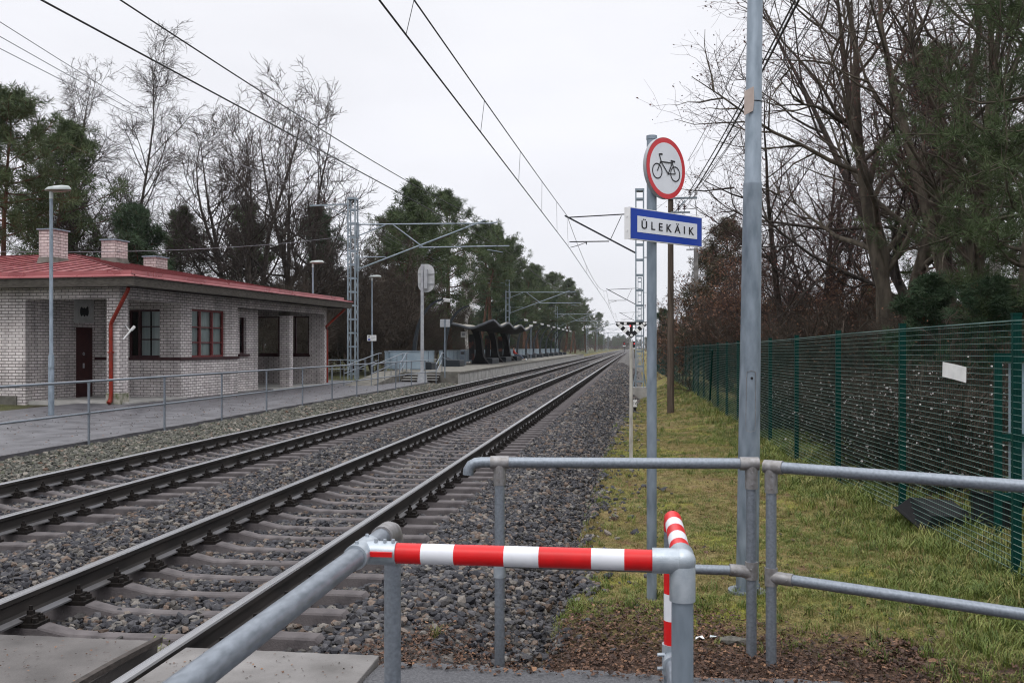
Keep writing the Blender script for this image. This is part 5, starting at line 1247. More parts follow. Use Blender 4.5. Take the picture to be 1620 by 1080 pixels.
def right_mast(px, zc, label):
    q = P(px, zc); zb = -.98
    t = thing('catenary_mast', label, 'mast', (q.x, q.y, zb), 0, 'lattice masts carrying the overhead wires')
    o = -zb; zt = 9.9 + o; mb = MB(); lattice(mb, .20, .25, .55, zt, .80)
    for sx in (-1,1): mb.bar((sx*.22,0,1.25),(sx*.36,0,.55),.06,.12)
    obj('lattice', mb, M['mast'], t)
    mb = MB(); mb.box(-.48,.48,-.45,.45,-.4,.5); mb.box(-.42,.42,-.4,.4,.5,.56); obj('footing', mb, M['conc'], t)
    tx = T1 - q.x; mb = MB(); mb.tube([(-.22,0,6.65+o),(tx-.25,0,8.68+o)], .045, 8); obj('bracket', mb, M['dark_steel'], t)
    mb = MB(); mb.tube([(-.22,0,8.72+o),(tx-.05,0,8.58+o)], .032, 8); mb.tube([(tx+.0,0,7.28+o),(tx+2.1,0,7.28+o)], .03, 8); mb.tube([(tx+2.15,0,7.32+o),(tx+2.75,0,8.62+o)], .02, 6); mb.tube([(tx+.05,0,6.98+o),(tx+.45,0,7.08+o),(tx+.9,0,7.24+o)], .018, 6); mb.tube([(tx+.9,0,7.12+o),(tx+.9,0,7.28+o)], .03, 6)
    obj('steady_arm', mb, M['wire'], t)
    mb = MB(); mb.bar((.2,0,8.2+o),(.85,0,8.2+o),.05,.05); mb.bar((.2,0,6.4+o),(.7,0,6.4+o),.05,.05); insul(mb, (.65,0,6.42+o)); obj('outrigger', mb, [M['mast'], M['insul']], t)
    return t
rm = right_mast(1012, 50, 'lattice mast on a concrete footing right of the nearer track')
for k,(zc,px) in enumerate(((113,1012),(190,1011),(265,1008),(340,1006))):
    q = P(px, zc); cpm(rm, (q.x,q.y,-1.0), f'{ord_[k]} lattice mast on the right of the line counting from the signpost')

# ------------------------------------------------------------------ overhead wires
def wire(name, pts, r, label, cat='wire', m='wire', drops=None, group='overhead contact and carrier wires'):
    mb = MB(); mb.tube(pts, r, 5)
    for d_ in (drops or []): mb.tube(d_, .006, 4)
    return tag(obj(name, mb, M[m]), label, cat, group)
def span(p0, p1, sag, n=14):
    p0, p1 = Vector(p0), Vector(p1); return [p0.lerp(p1, i/n) - Vector((0,0,sag*4*(i/n)*(1-i/n))) for i in range(n)] + [p1]
def at(px, py, zc): q = P(px, zc); q.z = ZP(py, zc); return q
m1 = Vector((T1-.1, 50.2, 8.60)); c1 = Vector((T1, 50.2, 6.98))
cz_ = lambda zc, a, b: a
def two(mess_near, mess_mid, mess_mast, cont_near, cont_mast, nexts_m, nexts_c, l1, l2):
    # contact wire: near point to mast, then on
    cpts = [cont_near + (cont_near-cont_mast)*1.2 + Vector((0,0,.0)), cont_near, cont_mast] + nexts_c
    # carrier: parabola through near, mid, mast
    mp_ = []
    for i in range(-14, 21):
        t = i/20
        a, b, c = mess_near, mess_mid, mess_mast
        # quadratic in y
        y0,y1,y2 = a.y,b.y,c.y; y = y0 + (y2-y0)*t
        def lag(u0,u1,u2): return u0*(y-y1)*(y-y2)/((y0-y1)*(y0-y2)) + u1*(y-y0)*(y-y2)/((y1-y0)*(y1-y2)) + u2*(y-y0)*(y-y1)/((y2-y0)*(y2-y1))
        t_ = (y-y0)/(y2-y0)
        mp_.append(Vector((a.x+(c.x-a.x)*t_, y, lag(a.z,b.z,c.z))))
    base = mp_[:]
    prev = mess_mast
    for nx in nexts_m: mp_ += span(prev, nx, 1.15)[1:]; prev = nx
    drops = []
    for i in range(1, len(mp_)-1, 1):
        q = mp_[i]
        if i % 4 != 2 or q.y > 200: continue
        cc = None
        for a, b in zip(cpts[:-1], cpts[1:]):
            if a.y <= q.y <= b.y: cc = a.lerp(b, (q.y-a.y)/(b.y-a.y))
        if cc is not None and abs(cc.x-q.x) < .16: drops.append([q, cc])
    wire('contact_wire', cpts, .016, l1)
    wire('carrier_wire', mp_, .014, l2, drops=drops)
NZ = [115, 192, 267, 342, 420, 500]
two(at(655,0,14.5), at(755,148,20.8), at(897,341,49.5), at(600,0,13), at(900,391,50),
    [Vector((T1+(-1)**k*.15, y, 8.5)) for k,y in enumerate(NZ)], [Vector((T1+(-1)**k*.25, y, 6.9)) for k,y in enumerate(NZ)],
    'lower contact wire of the nearer track', 'upper carrier wire of the nearer track with its thin droppers')
two(at(190,0,14.5), at(440,165,21.25), at(763,347,51), at(65,0,13), at(800,396,52),
    [Vector((T2+(-1)**k*.15, y, 8.5)) for k,y in enumerate(NZ)], [Vector((T2+(-1)**k*.25, y, 6.9)) for k,y in enumerate(NZ)],
    'lower contact wire of the far track', 'upper carrier wire of the far track with its thin droppers')
for k,(pxm,pym,py0,lb) in enumerate(((487,305,35,'uppermost of three thin feeder wires at upper left'),(503,305,58,'middle of three thin feeder wires at upper left'),(518,305,77,'lowest of three thin feeder wires at upper left'))):
    a = at(0,py0,17.5+k*.2); b = at(pxm,pym,52.3); c = b + Vector((0,65,-.2))
    wire('feeder_wire', [a+(a-b)*.6] + span(a,b,.35) + span(b,c,1.0)[1:] , .008, lb, m='wire_grey', group='thin feeder wires on the left masts')
a = at(0,398,34); b = at(560,372,52.3); wire('service_wire', span(a,b,.3), .012, 'single slack service wire crossing behind the chimneys', m='wire_grey', group='service wires')
# wooden pole line on the right
q = P(1061, 30); z0 = float(gz(q.x,q.y))
wp = thing('wooden_pole', 'dark wooden utility pole with two insulator crossarms on the grass', 'utility pole', (q.x,q.y,z0))
zt = ZP(312, 30) - z0
mb = MB(); mb.tube([(0,0,-.3),(0,0,zt)], [.115,.085], 14); obj('pole', mb, M['wood_pole'], wp, True)
mb = MB(); a1 = .82; mb.bar((-.12,-.09,zt-.05),(a1,-.09,zt-.05),.06,.06); mb.bar((-.1,-.09,zt-.75),(.45,-.09,zt-.12),.04,.04); mb.bar((.0,-.09,zt-.5),(.6,-.09,zt-.5),.05,.05); mb.tube([(.16,-.09,zt-.08),(.16,-.09,zt-.22),(.22,-.09,zt-.26),(.27,-.09,zt-.2),(.27,-.09,zt-.14)], .012, 6)
for x, zz in ((.60,zt-.02),(.78,zt-.02),(.24,zt-.47),(.42,zt-.47)): insul(mb, (x,-.09,zz), 1, .62)
obj('crossarm', mb, [M['mast'], M['insul']], wp)
q2 = P(1101, 50)
wp2 = thing('concrete_pole', 'slim concrete pole with transformer bracket standing beyond the green fence', 'utility pole', (q2.x,q2.y,-.3))
mb = MB(); h = ZP(392,50)+.3; mb.tube([(0,0,-.2),(0,0,h)], [.16,.11], 8); obj('pole', mb, M['conc_pole'], wp2, True)
mb = MB(); mb.box(-.28,.32,-.14,.14,3.0,3.9) ; mb.bar((-.5,0,h-.1),(.9,0,h-.05),.08,.08); mb.bar((-.5,0,h-1.5),(.5,0,h-1.5),.06,.06); mb.bar((-.5,0,h-2.0),(.5,0,h-2.0),.06,.06)
for x in (-.35,.35): mb.ball((x,0,h-1.4),.07); mb.ball((x,0,h-1.9),.07)
for k in range(6): mb.box(-.24+.09*k,-.20+.09*k,-.2,-.14,3.05,3.85)
obj('transformer', mb, M['grey_plate'], wp2)
def cable(a, b, r, lb, m='wire', sag=.12): wire('cable', [a+(a-b)*.9-Vector((0,0,0))] + span(a,b,sag), r, lb, m=m, group='cables on the right hand poles')
pA = lambda px,py: at(px,py,29.9)
cable(at(1264,0,13.2), pA(1098,303), .019, 'thick black cable running to the topmost right insulator')
cable(at(1258,0,13.2), pA(1090,304), .014, 'black cable beside the thick one on the wooden pole')
cable(at(1300,0,13), pA(1082,331), .009, 'thin grey cable to the lower insulators', 'wire_grey')
cable(at(1310,0,13), pA(1074,332), .009, 'thin grey cable to the innermost lower insulator', 'wire_grey')
cable(at(1212,0,14), pA(1088,255), .008, 'thin pale cable crossing the sky above the round sign', 'wire_grey')
for (a,b,lb) in ((pA(1099,310), at(1113,392,49.8),'slack cable from the wooden pole to the concrete pole'),(pA(1082,338), at(1096,392,49.8),'lower slack cable between wooden and concrete poles')):
    wire('cable', span(a,b,.5), .010, lb, m='wire_grey', group='cables on the right hand poles')

# ------------------------------------------------------------------ beyond the fence
gl_ = thing('gate_leaf', 'dark green framed gate leaf with pale corrugated sheet behind the fence', 'gate', P(1655, 9.2, -.1), R(-12))
mb = MB(); W_ = .42
for s in (-1,1): mb.box(s*W_-.035,s*W_+.035,-.035,.035,-.3,1.72)
mb.box(-W_+.035,W_+.6,-.03,.03,1.64,1.72); mb.box(-W_+.035,W_+.6,-.03,.03,.86,.93); mb.box(-W_+.035,W_+.6,-.03,.03,.28,.35); mb.box(W_+.56,W_+.64,-.035,.035,-.3,1.72); obj('frame', mb, M['fence_green'], gl_)
mb = MB(); pr_ = []; n = 60
for i in range(n+1): x = -W_+.1 + (W_*2+.44)*i/n; pr_.append((x, .045+.012*math.sin(i*1.25)))
mb.add([(x,y,.3) for x,y in pr_]+[(x,y,1.62) for x,y in pr_], [(i,i+1,n+2+i,n+1+i) for i in range(n)]); obj('corrugated_sheet', mb, M['panel_blue'], gl_)
def tub(px, zc, w_, d_, h_, rz, tilt, label):
    q = P(px, zc); t = thing('plastic_tub', label, 'tub', (q.x,q.y,float(gz(q.x,q.y))+(.2 if tilt > 2 else 0)), rz); t.rotation_euler = (tilt,.12,rz)
    mb = MB(); rr_ = [(w_*.8,d_*.8,0),(w_,d_,h_*.9),(w_*1.07,d_*1.07,h_*.9),(w_*1.07,d_*1.07,h_),(w_*.97,d_*.97,h_),(w_*.77,d_*.77,.04)]
    vs = []
    for a,b,z in rr_: vs += [(-a,-b,z),(a,-b,z),(a,b,z),(-a,b,z)]
    mb.add(vs, [(i*4+j,i*4+(j+1)%4,(i+1)*4+(j+1)%4,(i+1)*4+j) for i in range(len(rr_)-1) for j in range(4)]+[(3,2,1,0),(20,21,22,23)]); o = obj('body', mb, M['plastic_black'], t, False, .045)
    return t
tub(1492, 9.7, .36,.22,.17, .5, R(203), 'flat black plastic tub lying tilted in the grass behind the fence')
tub(1572, 9.7, .24,.18,.32, -.3, R(-18), 'taller shiny black plastic tub under the green gate leaf')
hq = P(1555, 42)
hs = thing('white_house', 'small pale house glimpsed behind the shrubs at right', 'house', (hq.x, hq.y, -.2), R(-20))
hm = mat('house_wall', (.42,.42,.43), (.33,.33,.34), rough=.8, scale=2)
mb = MB(); wall_x(mb, -3, -2.75, -3.2, 3, 0, 2.4, [(-.9,.4,1.0,1.9),(.7,1.9,1.0,1.9)]); mb.box(-3.2,-2.95,-2.75,3,0,2.4); mb.box(2.75,3,-2.75,3,0,2.4); obj('wall', mb, hm, hs)
mb = MB(); mb.box(-1.85,-1.1,-3.35,-3.01,0,2.45); obj('porch_pier', mb, M['white'], hs)
for a,b in ((-.9,.4),(.7,1.9)):
    mb = MB(); mb.box(a,b,-2.9,-2.85,1.0,1.06); mb.box(a,b,-2.9,-2.85,1.84,1.9); mb.box(a,a+.06,-2.9,-2.85,1.06,1.84); mb.box(b-.06,b,-2.9,-2.85,1.06,1.84); f = obj('window', mb, M['white'], hs); mb = MB(); mb.add([(a,-2.87,1),(b,-2.87,1),(b,-2.87,1.9),(a,-2.87,1.9)],[(0,1,2,3)]); obj('pane', mb, M['glass'], f)
mb = MB(); mb.add([(-3.6,-3.5,2.4),(3.4,-3.5,2.4),(3.4,3.4,2.4),(-3.6,3.4,2.4),(-1.5,0,3.0),(1.5,0,3.0)], [(0,1,5,4),(1,2,5),(2,3,4,5),(3,0,4),(3,2,1,0)]); obj('roof', mb, M['dark_steel'], hs)
# ------------------------------------------------------------------ trees
def tubes_np(branches, k):
    """branches: list of (pts n x 3, radii n), all the same n -> verts, quads"""
    P_ = np.stack([b[0] for b in branches]); Rd = np.stack([b[1] for b in branches]); B, n, _ = P_.shape
    D = np.gradient(P_, axis=1); D /= np.linalg.norm(D, axis=2, keepdims=True) + 1e-9
    d0 = P_[:, -1] - P_[:, 0]; d0 /= np.linalg.norm(d0, axis=1, keepdims=True) + 1e-9
    ref = np.where(np.abs(d0[:, 2:3]) > .85, np.array([[1., .0, 0]]), np.array([[0, 0, 1.]]))[:, None, :]
    X = np.cross(D, np.broadcast_to(ref, D.shape)); X /= np.linalg.norm(X, axis=2, keepdims=True) + 1e-9; Y = np.cross(X, D)
    a = np.arange(k)*2*np.pi/k
    V = P_[:, :, None, :] + Rd[:, :, None, None]*(X[:, :, None, :]*np.cos(a)[None, None, :, None] + Y[:, :, None, :]*np.sin(a)[None, None, :, None])
    idx = np.arange(B*n*k).reshape(B, n, k)
    a0 = idx[:, :-1, :]; b0 = np.roll(idx, -1, 2)[:, :-1, :]; c0 = np.roll(idx, -1, 2)[:, 1:, :]; d_ = idx[:, 1:, :]
    Q = np.stack([a0, b0, c0, d_], -1).reshape(-1, 4)
    return V.reshape(-1, 3), Q
def quads_mesh(name, parts, smooth=False):
    vs, qs, ms = [], [], []; off = 0
    for v, q, m in parts:
        vs.append(v); qs.append(q + off); ms.append(np.full(len(q), m, np.int32)); off += len(v)
    v = np.concatenate(vs).astype(np.float32); q = np.concatenate(qs).astype(np.int32); ms = np.concatenate(ms)
    me = bpy.data.meshes.new(name); me.vertices.add(len(v)); me.vertices.foreach_set('co', v.ravel())
    me.loops.add(q.size); me.loops.foreach_set('vertex_index', q.ravel())
    me.polygons.add(len(q)); me.polygons.foreach_set('loop_start', np.arange(0, q.size, 4, dtype=np.int32)); me.polygons.foreach_set('loop_total', np.full(len(q), 4, np.int32))
    me.polygons.foreach_set('material_index', ms)
    if smooth: me.polygons.foreach_set('use_smooth', np.ones(len(q), dtype=bool))
    me.update(); return me
def norm(v): return v/(np.linalg.norm(v)+1e-9)
def grow(rng, p, d, L, r0, r1, n, wander, trop):
    pts = [p]; d = norm(d); s = L/(n-1)
    for i in range(n-1):
        d = norm(d + rng.normal(size=3)*wander + np.array([0,0,trop])); pts.append(pts[-1] + d*s)
    return np.array(pts), np.linspace(r0, r1, n)
def side_dir(rng, d, ang):
    a = norm(np.cross(d, rng.normal(size=3))); return d*math.cos(ang) + a*math.sin(ang)
def collect(store, b): store.setdefault(len(b[0]), []).append(b)
def merged(store, k):
    out_v, out_q, off = [], [], 0
    for n, bs in store.items():
        v, q = tubes_np(bs, k); out_v.append(v); out_q.append(q + off); off += len(v)
    return np.concatenate(out_v), np.concatenate(out_q)
def bare_tree(seed, H, r, stems=1, spread=.15, fork=.35, n1=14, n2=8, n3=6, n4=4, l1=.42, droop=0.0, a1=(35,65), twig_r=.006, leaves=0, leaf_size=.06, start=.3, up=.05, wander=.09, fall=.75):
    rng = np.random.default_rng(seed); big, mid, fine = {}, {}, {}; tips = []
    for s in range(stems):
        az = 6.283*s/stems + rng.uniform(-.4,.4); sp = spread*rng.uniform(.6,1.3) if stems > 1 else spread*.3
        d = np.array([math.cos(az)*sp, math.sin(az)*sp, 1.0]); h = H*rng.uniform(.78,.97) if s else H
        base = np.array([math.cos(az), math.sin(az), 0])*r*.6*(stems > 1) + np.array([0,0,-.25])
        tr = grow(rng, base, d, h*1.02, r/(stems**.45), .012, 12, .075, .04); collect(big, tr)
        for i in range(n1):
            t = start + (1-start)*((i + rng.uniform(0,1))/n1)**1.0*.97; j = t*11; k = int(min(j,10)); p = tr[0][k] + (tr[0][k+1]-tr[0][k])*(j-k); dd = norm(tr[0][k+1]-tr[0][k])
            L1 = H*l1*(1.08-fall*t)*rng.uniform(.65,1.15) + .02*H; ang = 0; ang = R(rng.uniform(*a1))*(1.1-.45*t); rb = max(.012, np.interp(t,[0,1],[r/(stems**.45), .012])*.55)
            b1 = grow(rng, p, side_dir(rng, dd, ang), L1, rb, .010, 7, wander, up); collect(mid, b1)
            for i2 in range(max(2, int(round(n2*L1/(H*l1*.62))))):
                t2 = rng.uniform(.15,1); j = t2*6; k2 = int(min(j,5)); p2 = b1[0][k2] + (b1[0][k2+1]-b1[0][k2])*(j-k2); d2 = norm(b1[0][k2+1]-b1[0][k2])
                L2 = L1*.5*rng.uniform(.5,1.1)*(1.15-.6*t2); b2 = grow(rng, p2, side_dir(rng, d2, R(rng.uniform(28,60))), L2, max(.008, rb*.38), .006, 5, wander*1.2, up*.8-droop*.3); collect(mid, b2)
                for i3 in range(max(2, int(round(n3*min(1.4, L2/(H*l1*.26)))))):
                    t3 = rng.uniform(.1,1); j = t3*4; k3 = int(min(j,3)); p3 = b2[0][k3] + (b2[0][k3+1]-b2[0][k3])*(j-k3); d3 = norm(b2[0][k3+1]-b2[0][k3])
                    L3 = L2*.55*rng.uniform(.5,1.1) + .12; b3 = grow(rng, p3, side_dir(rng, d3, R(rng.uniform(25,60))), L3, twig_r*1.3, twig_r*.7, 4, wander*1.3, up*.6-droop); collect(fine, b3)
                    for i4 in range(n4):
                        t4 = rng.uniform(.2,1)*3; k4 = int(min(t4,2)); p4 = b3[0][k4] + (b3[0][k4+1]-b3[0][k4])*(t4-k4); d4 = norm(b3[0][k4+1]-b3[0][k4])
                        b4 = grow(rng, p4, side_dir(rng, d4, R(rng.uniform(25,55))), L3*.55*rng.uniform(.5,1.2)+.06, twig_r*.8, twig_r*.45, 3, .15, -droop*1.2); collect(fine, b4); tips.append(b4[0][-1])
    v1, q1 = merged(big, 9); parts_t = [(v1, q1, 0)]
    v2, q2 = merged(mid, 5); parts_t.append((v2, q2, 0))
    parts_c = [(*merged(fine, 3), 0)]
    if leaves:
        tips = np.array(tips); t = tips[rng.integers(0, len(tips), leaves)] + rng.normal(0,.05,(leaves,3)); a = rng.normal(size=(leaves,3)); a /= np.linalg.norm(a,axis=1,keepdims=True); b = np.cross(a, rng.normal(size=(leaves,3))); b /= np.linalg.norm(b,axis=1,keepdims=True); s = leaf_size*rng.uniform(.6,1.3,(leaves,1))
        V = np.stack([t-a*s, t-b*s*.45, t+a*s, t+b*s*.45], 1).reshape(-1,3); parts_c.append((V, np.arange(leaves*4).reshape(-1,4), 1))
    return parts_t, parts_c
def blades(rng, centres, per, rad, length, width, upb=.35):
    n = len(centres)*per; c = np.repeat(centres, per, 0); d = rng.normal(size=(n,3)); d[:,2] += upb; d /= np.linalg.norm(d,axis=1,keepdims=True)
    base = c + d*rad*rng.uniform(.0,.75,(n,1)); s = np.cross(d, rng.normal(size=(n,3))); s /= np.linalg.norm(s,axis=1,keepdims=True); L_ = length*rng.uniform(.6,1.2,(n,1)); w_ = width*rng.uniform(.7,1.2,(n,1))
    V = np.stack([base-s*w_*.4, base+s*w_*.4, base+d*L_+s*w_*.25, base+d*L_-s*w_*.25], 1).reshape(-1,3)
    return V, np.arange(n*4).reshape(-1,4)
def pine(seed, H, r, bare=.45, nb=38, wid=.26, per=42, rad=.27, length=.2, width=.038, sub=6, lean=.03, stubs=8, csc=1.0, flat=.5):
    rng = np.random.default_rng(seed); big, mid = {}, {}; C = []
    tr = grow(rng, np.array([0,0,-.25]), np.array([rng.normal()*lean, rng.normal()*lean, 1]), H*1.02, r, r*.16, 14, .04, .03); collect(big, tr)
    def pt(t): j = t*13; k = int(min(j,12)); return tr[0][k] + (tr[0][k+1]-tr[0][k])*(j-k)
    for i in range(nb):
        t = bare + (1-bare)*((i+rng.uniform(0,.9))/nb); u = (t-bare)/(1-bare)
        shape = np.interp(u, [0,.18,.45,.75,1], [.55,.95,1.0,.68,.22])*rng.uniform(.55,1.15)
        L_ = H*wid*shape; az = i*2.4 + rng.uniform(-.5,.5); el = np.interp(u,[0,.5,1],[-.05,.25,.9]) + rng.normal()*.12
        d = np.array([math.cos(az)*math.cos(el), math.sin(az)*math.cos(el), math.sin(el)])
        b = grow(rng, pt(t), d, L_, max(.014, r*.28*(1-u*.7)), .010, 7, .13, .06); collect(mid, b)
        for k in range(2, 7):
            if rng.random() < .72: C.append(b[0][k] + rng.normal(0,.10,3))
        for s in range(sub):
            k = rng.integers(2,7); p = b[0][k]; q = grow(rng, p, side_dir(rng, norm(b[0][k]-b[0][k-1]), R(rng.uniform(30,75))), L_*.42*rng.uniform(.4,1.1), .012, .006, 4, .16, .12); collect(mid, q)
            for m in range(1, 4):
                if rng.random() < .85: C.append(q[0][m] + rng.normal(0,.08,3))
    for i in range(stubs):
        t = rng.uniform(bare*.35, bare); az = rng.uniform(0,6.283); collect(mid, grow(rng, pt(t), np.array([math.cos(az),math.sin(az),rng.uniform(-.3,.3)]), H*rng.uniform(.03,.11), .02, .006, 7, .12, -.02))
    C.append(tr[0][-1]); C = np.array(C)
    V, Q = blades(rng, C, per, rad, length, width)
    v1, q1 = merged(big, 10); v2, q2 = merged(mid, 4)
    return [(v1,q1,0),(v2,q2,0)], [(V,Q,0)]
def make_tree(name, parts, mt, mc, label, cat, group=None, crown='crown'):
    t = thing(name, label, cat, (0,0,0), 0, group)
    link('trunk', quads_mesh('trunk', parts[0], True), mt, t); link(crown, quads_mesh(crown, parts[1]), mc, t)
    return t
used = {}
def plant(proto, px, zc, top_py, label, rz=0, group=None, wx=1.0, z=None, lean=0):
    """proto: (thing, height)"""
    t, h = proto; o = t if t.name not in used else copy_tree(t); used[t.name] = 1
    q = P(px, zc); z0 = float(gz(q.x, q.y)) if z is None else z
    s = (ZP(top_py, zc) - z0)/h; o.location = (q.x, q.y, z0); o.scale = (s*wx, s*wx, s); o.rotation_euler = (0, lean, rz); o['label'] = label
    if group: o['group'] = group
    return o
PA = (make_tree('pine_tree', pine(1, 12, .2, .42, 40, .25), M['pine_bark'], M['needles'], 'pine', 'pine tree'), 12.2)
PB = (make_tree('pine_tree', pine(2, 12, .17, .55, 32, .23, lean=.08), M['pine_bark'], M['needles'], 'pine', 'pine tree'), 12.2)
PC = (make_tree('pine_tree', pine(3, 11, .2, .30, 48, .27, per=46), M['pine_bark'], M['needles'], 'pine', 'pine tree'), 11.2)
PD = (make_tree('pine_tree', pine(4, 9, .16, .12, 52, .24, per=44), M['pine_bark'], M['needles_dark'], 'pine', 'pine tree'), 9.2)
PE = (make_tree('pine_tree', pine(9, 8, .15, .15, 48, .28, per=20), M['bark'], M['needles_brown'], 'pine', 'pine tree'), 8.2)
PN = (make_tree('pine_tree', pine(5, 11, .2, .22, 60, .28, per=54, rad=.17, length=.13, width=.013, sub=11, stubs=16), M['bark_moss'], M['needles'], 'pine', 'pine tree'), 11.2)
BI = (make_tree('birch_tree', bare_tree(11, 17, .2, 1, n1=30, n2=9, n3=7, n4=4, l1=.30, droop=.10, a1=(28,52), start=.25, up=.06, twig_r=.0085, fall=.68), M['bark'], M['twig'], 'birch', 'birch tree'), 17)
BJ = (make_tree('birch_tree', bare_tree(12, 17, .2, 2, spread=.12, n1=20, n2=9, n3=7, n4=4, l1=.30, droop=.10, a1=(28,52), start=.25, up=.06, twig_r=.0085, fall=.68), M['bark'], M['twig'], 'birch', 'birch tree'), 17)
BW = (make_tree('birch_tree', bare_tree(13, 10, .17, 1, n1=16, n2=5, n3=4, n4=3, l1=.28, droop=.12, a1=(30,60), start=.3, twig_r=.006), M['birch'], M['twig'], 'birch', 'birch tree'), 10)
LI = (make_tree('bare_tree', bare_tree(14, 16, .38, 4, spread=.24, n1=14, n2=8, n3=5, n4=2, l1=.36, a1=(45,80), start=.25, up=.14, twig_r=.012, wander=.15, fall=.55), M['bark'], M['twig'], 'bare', 'bare tree'), 16)
LJ = (make_tree('bare_tree', bare_tree(15, 16, .34, 3, spread=.22, n1=15, n2=8, n3=5, n4=2, l1=.38, a1=(45,80), start=.25, up=.14, twig_r=.012, wander=.15, fall=.55), M['bark'], M['twig'], 'bare', 'bare tree'), 16)
TH_ = (make_tree('thicket_tree', bare_tree(16, 9, .16, 5, spread=.42, n1=13, n2=8, n3=6, n4=3, l1=.42, a1=(25,65), start=.08, up=.05, twig_r=.012, wander=.14), M['twig_brown'], M['twig_brown'], 'thicket', 'bare tree'), 8.6)
OA = (make_tree('bare_tree', bare_tree(17, 13, .38, 3, spread=.11, n1=11, n2=7, n3=6, n4=3, l1=.46, a1=(35,75), start=.25, up=.07, twig_r=.0048, leaves=2600, leaf_size=.035, wander=.13, fall=.6), M['bark_moss'], [M['twig_red'], M['leaf_red']], 'bare', 'bare tree'), 13)
OB = (make_tree('bare_tree', bare_tree(18, 12, .22, 2, spread=.16, n1=13, n2=8, n3=6, n4=3, l1=.42, a1=(30,70), start=.2, up=.07, twig_r=.0045, leaves=2800, leaf_size=.04, wander=.13, fall=.6), M['bark'], [M['twig_red'], M['leaf_red']], 'bare', 'bare tree'), 12)
BE = (make_tree('beech_tree', bare_tree(19, 6, .12, 4, spread=.3, n1=13, n2=8, n3=5, n4=3, l1=.5, a1=(30,75), start=.05, up=.02, twig_r=.005, leaves=9000, leaf_size=.055), M['bark'], [M['twig_red'], M['leaf_brown']], 'beech', 'beech tree'), 5.8)
SH = (make_tree('shrub', bare_tree(20, 3.4, .05, 7, spread=.5, n1=11, n2=7, n3=5, n4=2, l1=.5, a1=(20,60), start=.05, up=.04, twig_r=.004, wander=.14, leaves=900, leaf_size=.03), M['twig_brown'], [M['twig_brown'], M['leaf_brown']], 'shrub', 'shrub', crown='twigs'), 3.2)

G1 = 'pines behind the station and platform'
plant(PB, 8, 44, 170, 'pine cut by the left edge of the photo beside two birches', .3, G1)
plant(PA, 70, 52, 205, 'pine with a red trunk rising behind the first chimney', 1.1, G1)
plant(BI, 128, 55, 118, 'leaning bare birch left of the tallest birch', 2.0, 'bare birches behind the station', lean=-.10)
plant(BJ, 190, 57, 90, 'tallest bare birch standing behind the middle chimney', .5, 'bare birches behind the station')
plant(BI, 226, 66, 235, 'slighter bare birch leaning right beyond the tallest birch', 4.0, 'bare birches behind the station', lean=.12)
plant(PD, 212, 50, 322, 'dark bushy pine between the middle and last chimney', 0, G1, wx=1.05)
plant(PC, 278, 62, 338, 'shadowy pine right of the dark bushy one behind the roof', 2.2, G1)
plant(LI, 385, 60, 178, 'broad leafless tree with many stems left of its twin', .4, 'leafless trees behind the station', wx=1.15)
plant(LJ, 470, 62, 176, 'broad leafless tree right of its many stemmed twin', 2.1, 'leafless trees behind the station', wx=1.15)
plant(PC, 395, 70, 330, 'green pine half hidden behind the leafless twins', 3.2, G1)
plant(PD, 515, 70, 328, 'slim dark pine just left of the lattice mast', 1.2, G1, wx=.8)
TG = 'brown leafless thicket behind the station'
for i,(px,zc,py,lb) in enumerate(((430,60,400,'brown thicket tree above the roof behind the short lamp'),(505,66,385,'brown thicket tree behind the top of the lattice mast'),(548,62,420,'brown thicket tree right behind the lattice mast'),(592,66,388,'brown thicket tree behind the lamp with notice board'),(628,70,395,'brown thicket tree left of the pine clump'),(566,72,372,'taller brown thicket tree between mast and pine clump'),(475,56,440,'brown thicket tree against the end of the station roof'))):
    plant(TH_, px, zc, py, lb, i*1.3, TG)
plant(PA, 632, 74, 332, 'left pine of the clump behind the oval signal plate', .7, G1, wx=1.1)
plant(PC, 672, 83, 300, 'tallest pine of the clump behind the oval signal plate', 4.4, G1, wx=1.0)
plant(PA, 712, 92, 306, 'right pine of the clump behind the oval signal plate', 2.9, G1, wx=1.1)
plant(PB, 655, 84, 345, 'reddish trunked pine at the back of the clump', 5.0, G1)
plant(BW, 742, 101, 385, 'white stemmed birch rising over the shelter roof', 0, 'white birches')
plant(PA, 776, 122, 360, 'pine right of the white stemmed birch', 5.4, G1, wx=1.1)
plant(PB, 757, 114, 372, 'thin pine behind the white stemmed birch', 1.0, G1)
plant(TH_, 690, 92, 440, 'low thicket tree left of the platform shelter', 2.8, TG)
rest = [(803,142,392,PC),(828,160,430,PA),(853,186,424,PC),(874,212,436,PA),(893,246,446,PC),(910,290,474,PA),(927,350,484,PC),(941,420,496,PA),(788,134,415,PD),(838,175,440,PB),(866,205,452,PD),(902,275,470,PB)]
rl = ['first pine of the row receding beyond the shelter','second pine of the receding row','third pine of the receding row','fourth pine of the receding row','fifth pine of the receding row','sixth pine of the receding row','seventh pine of the receding row','eighth and last pine of the receding row','dark low branched pine behind the second mast','thin pine behind the third mast','dark low branched pine further along behind the third mast','thin pine near the far end of the row']
for i,(px,zc,py,pr_) in enumerate(rest): plant(pr_, px, zc, py, rl[i], i*1.9, G1, wx=1.15 if i < 8 else 1.2)
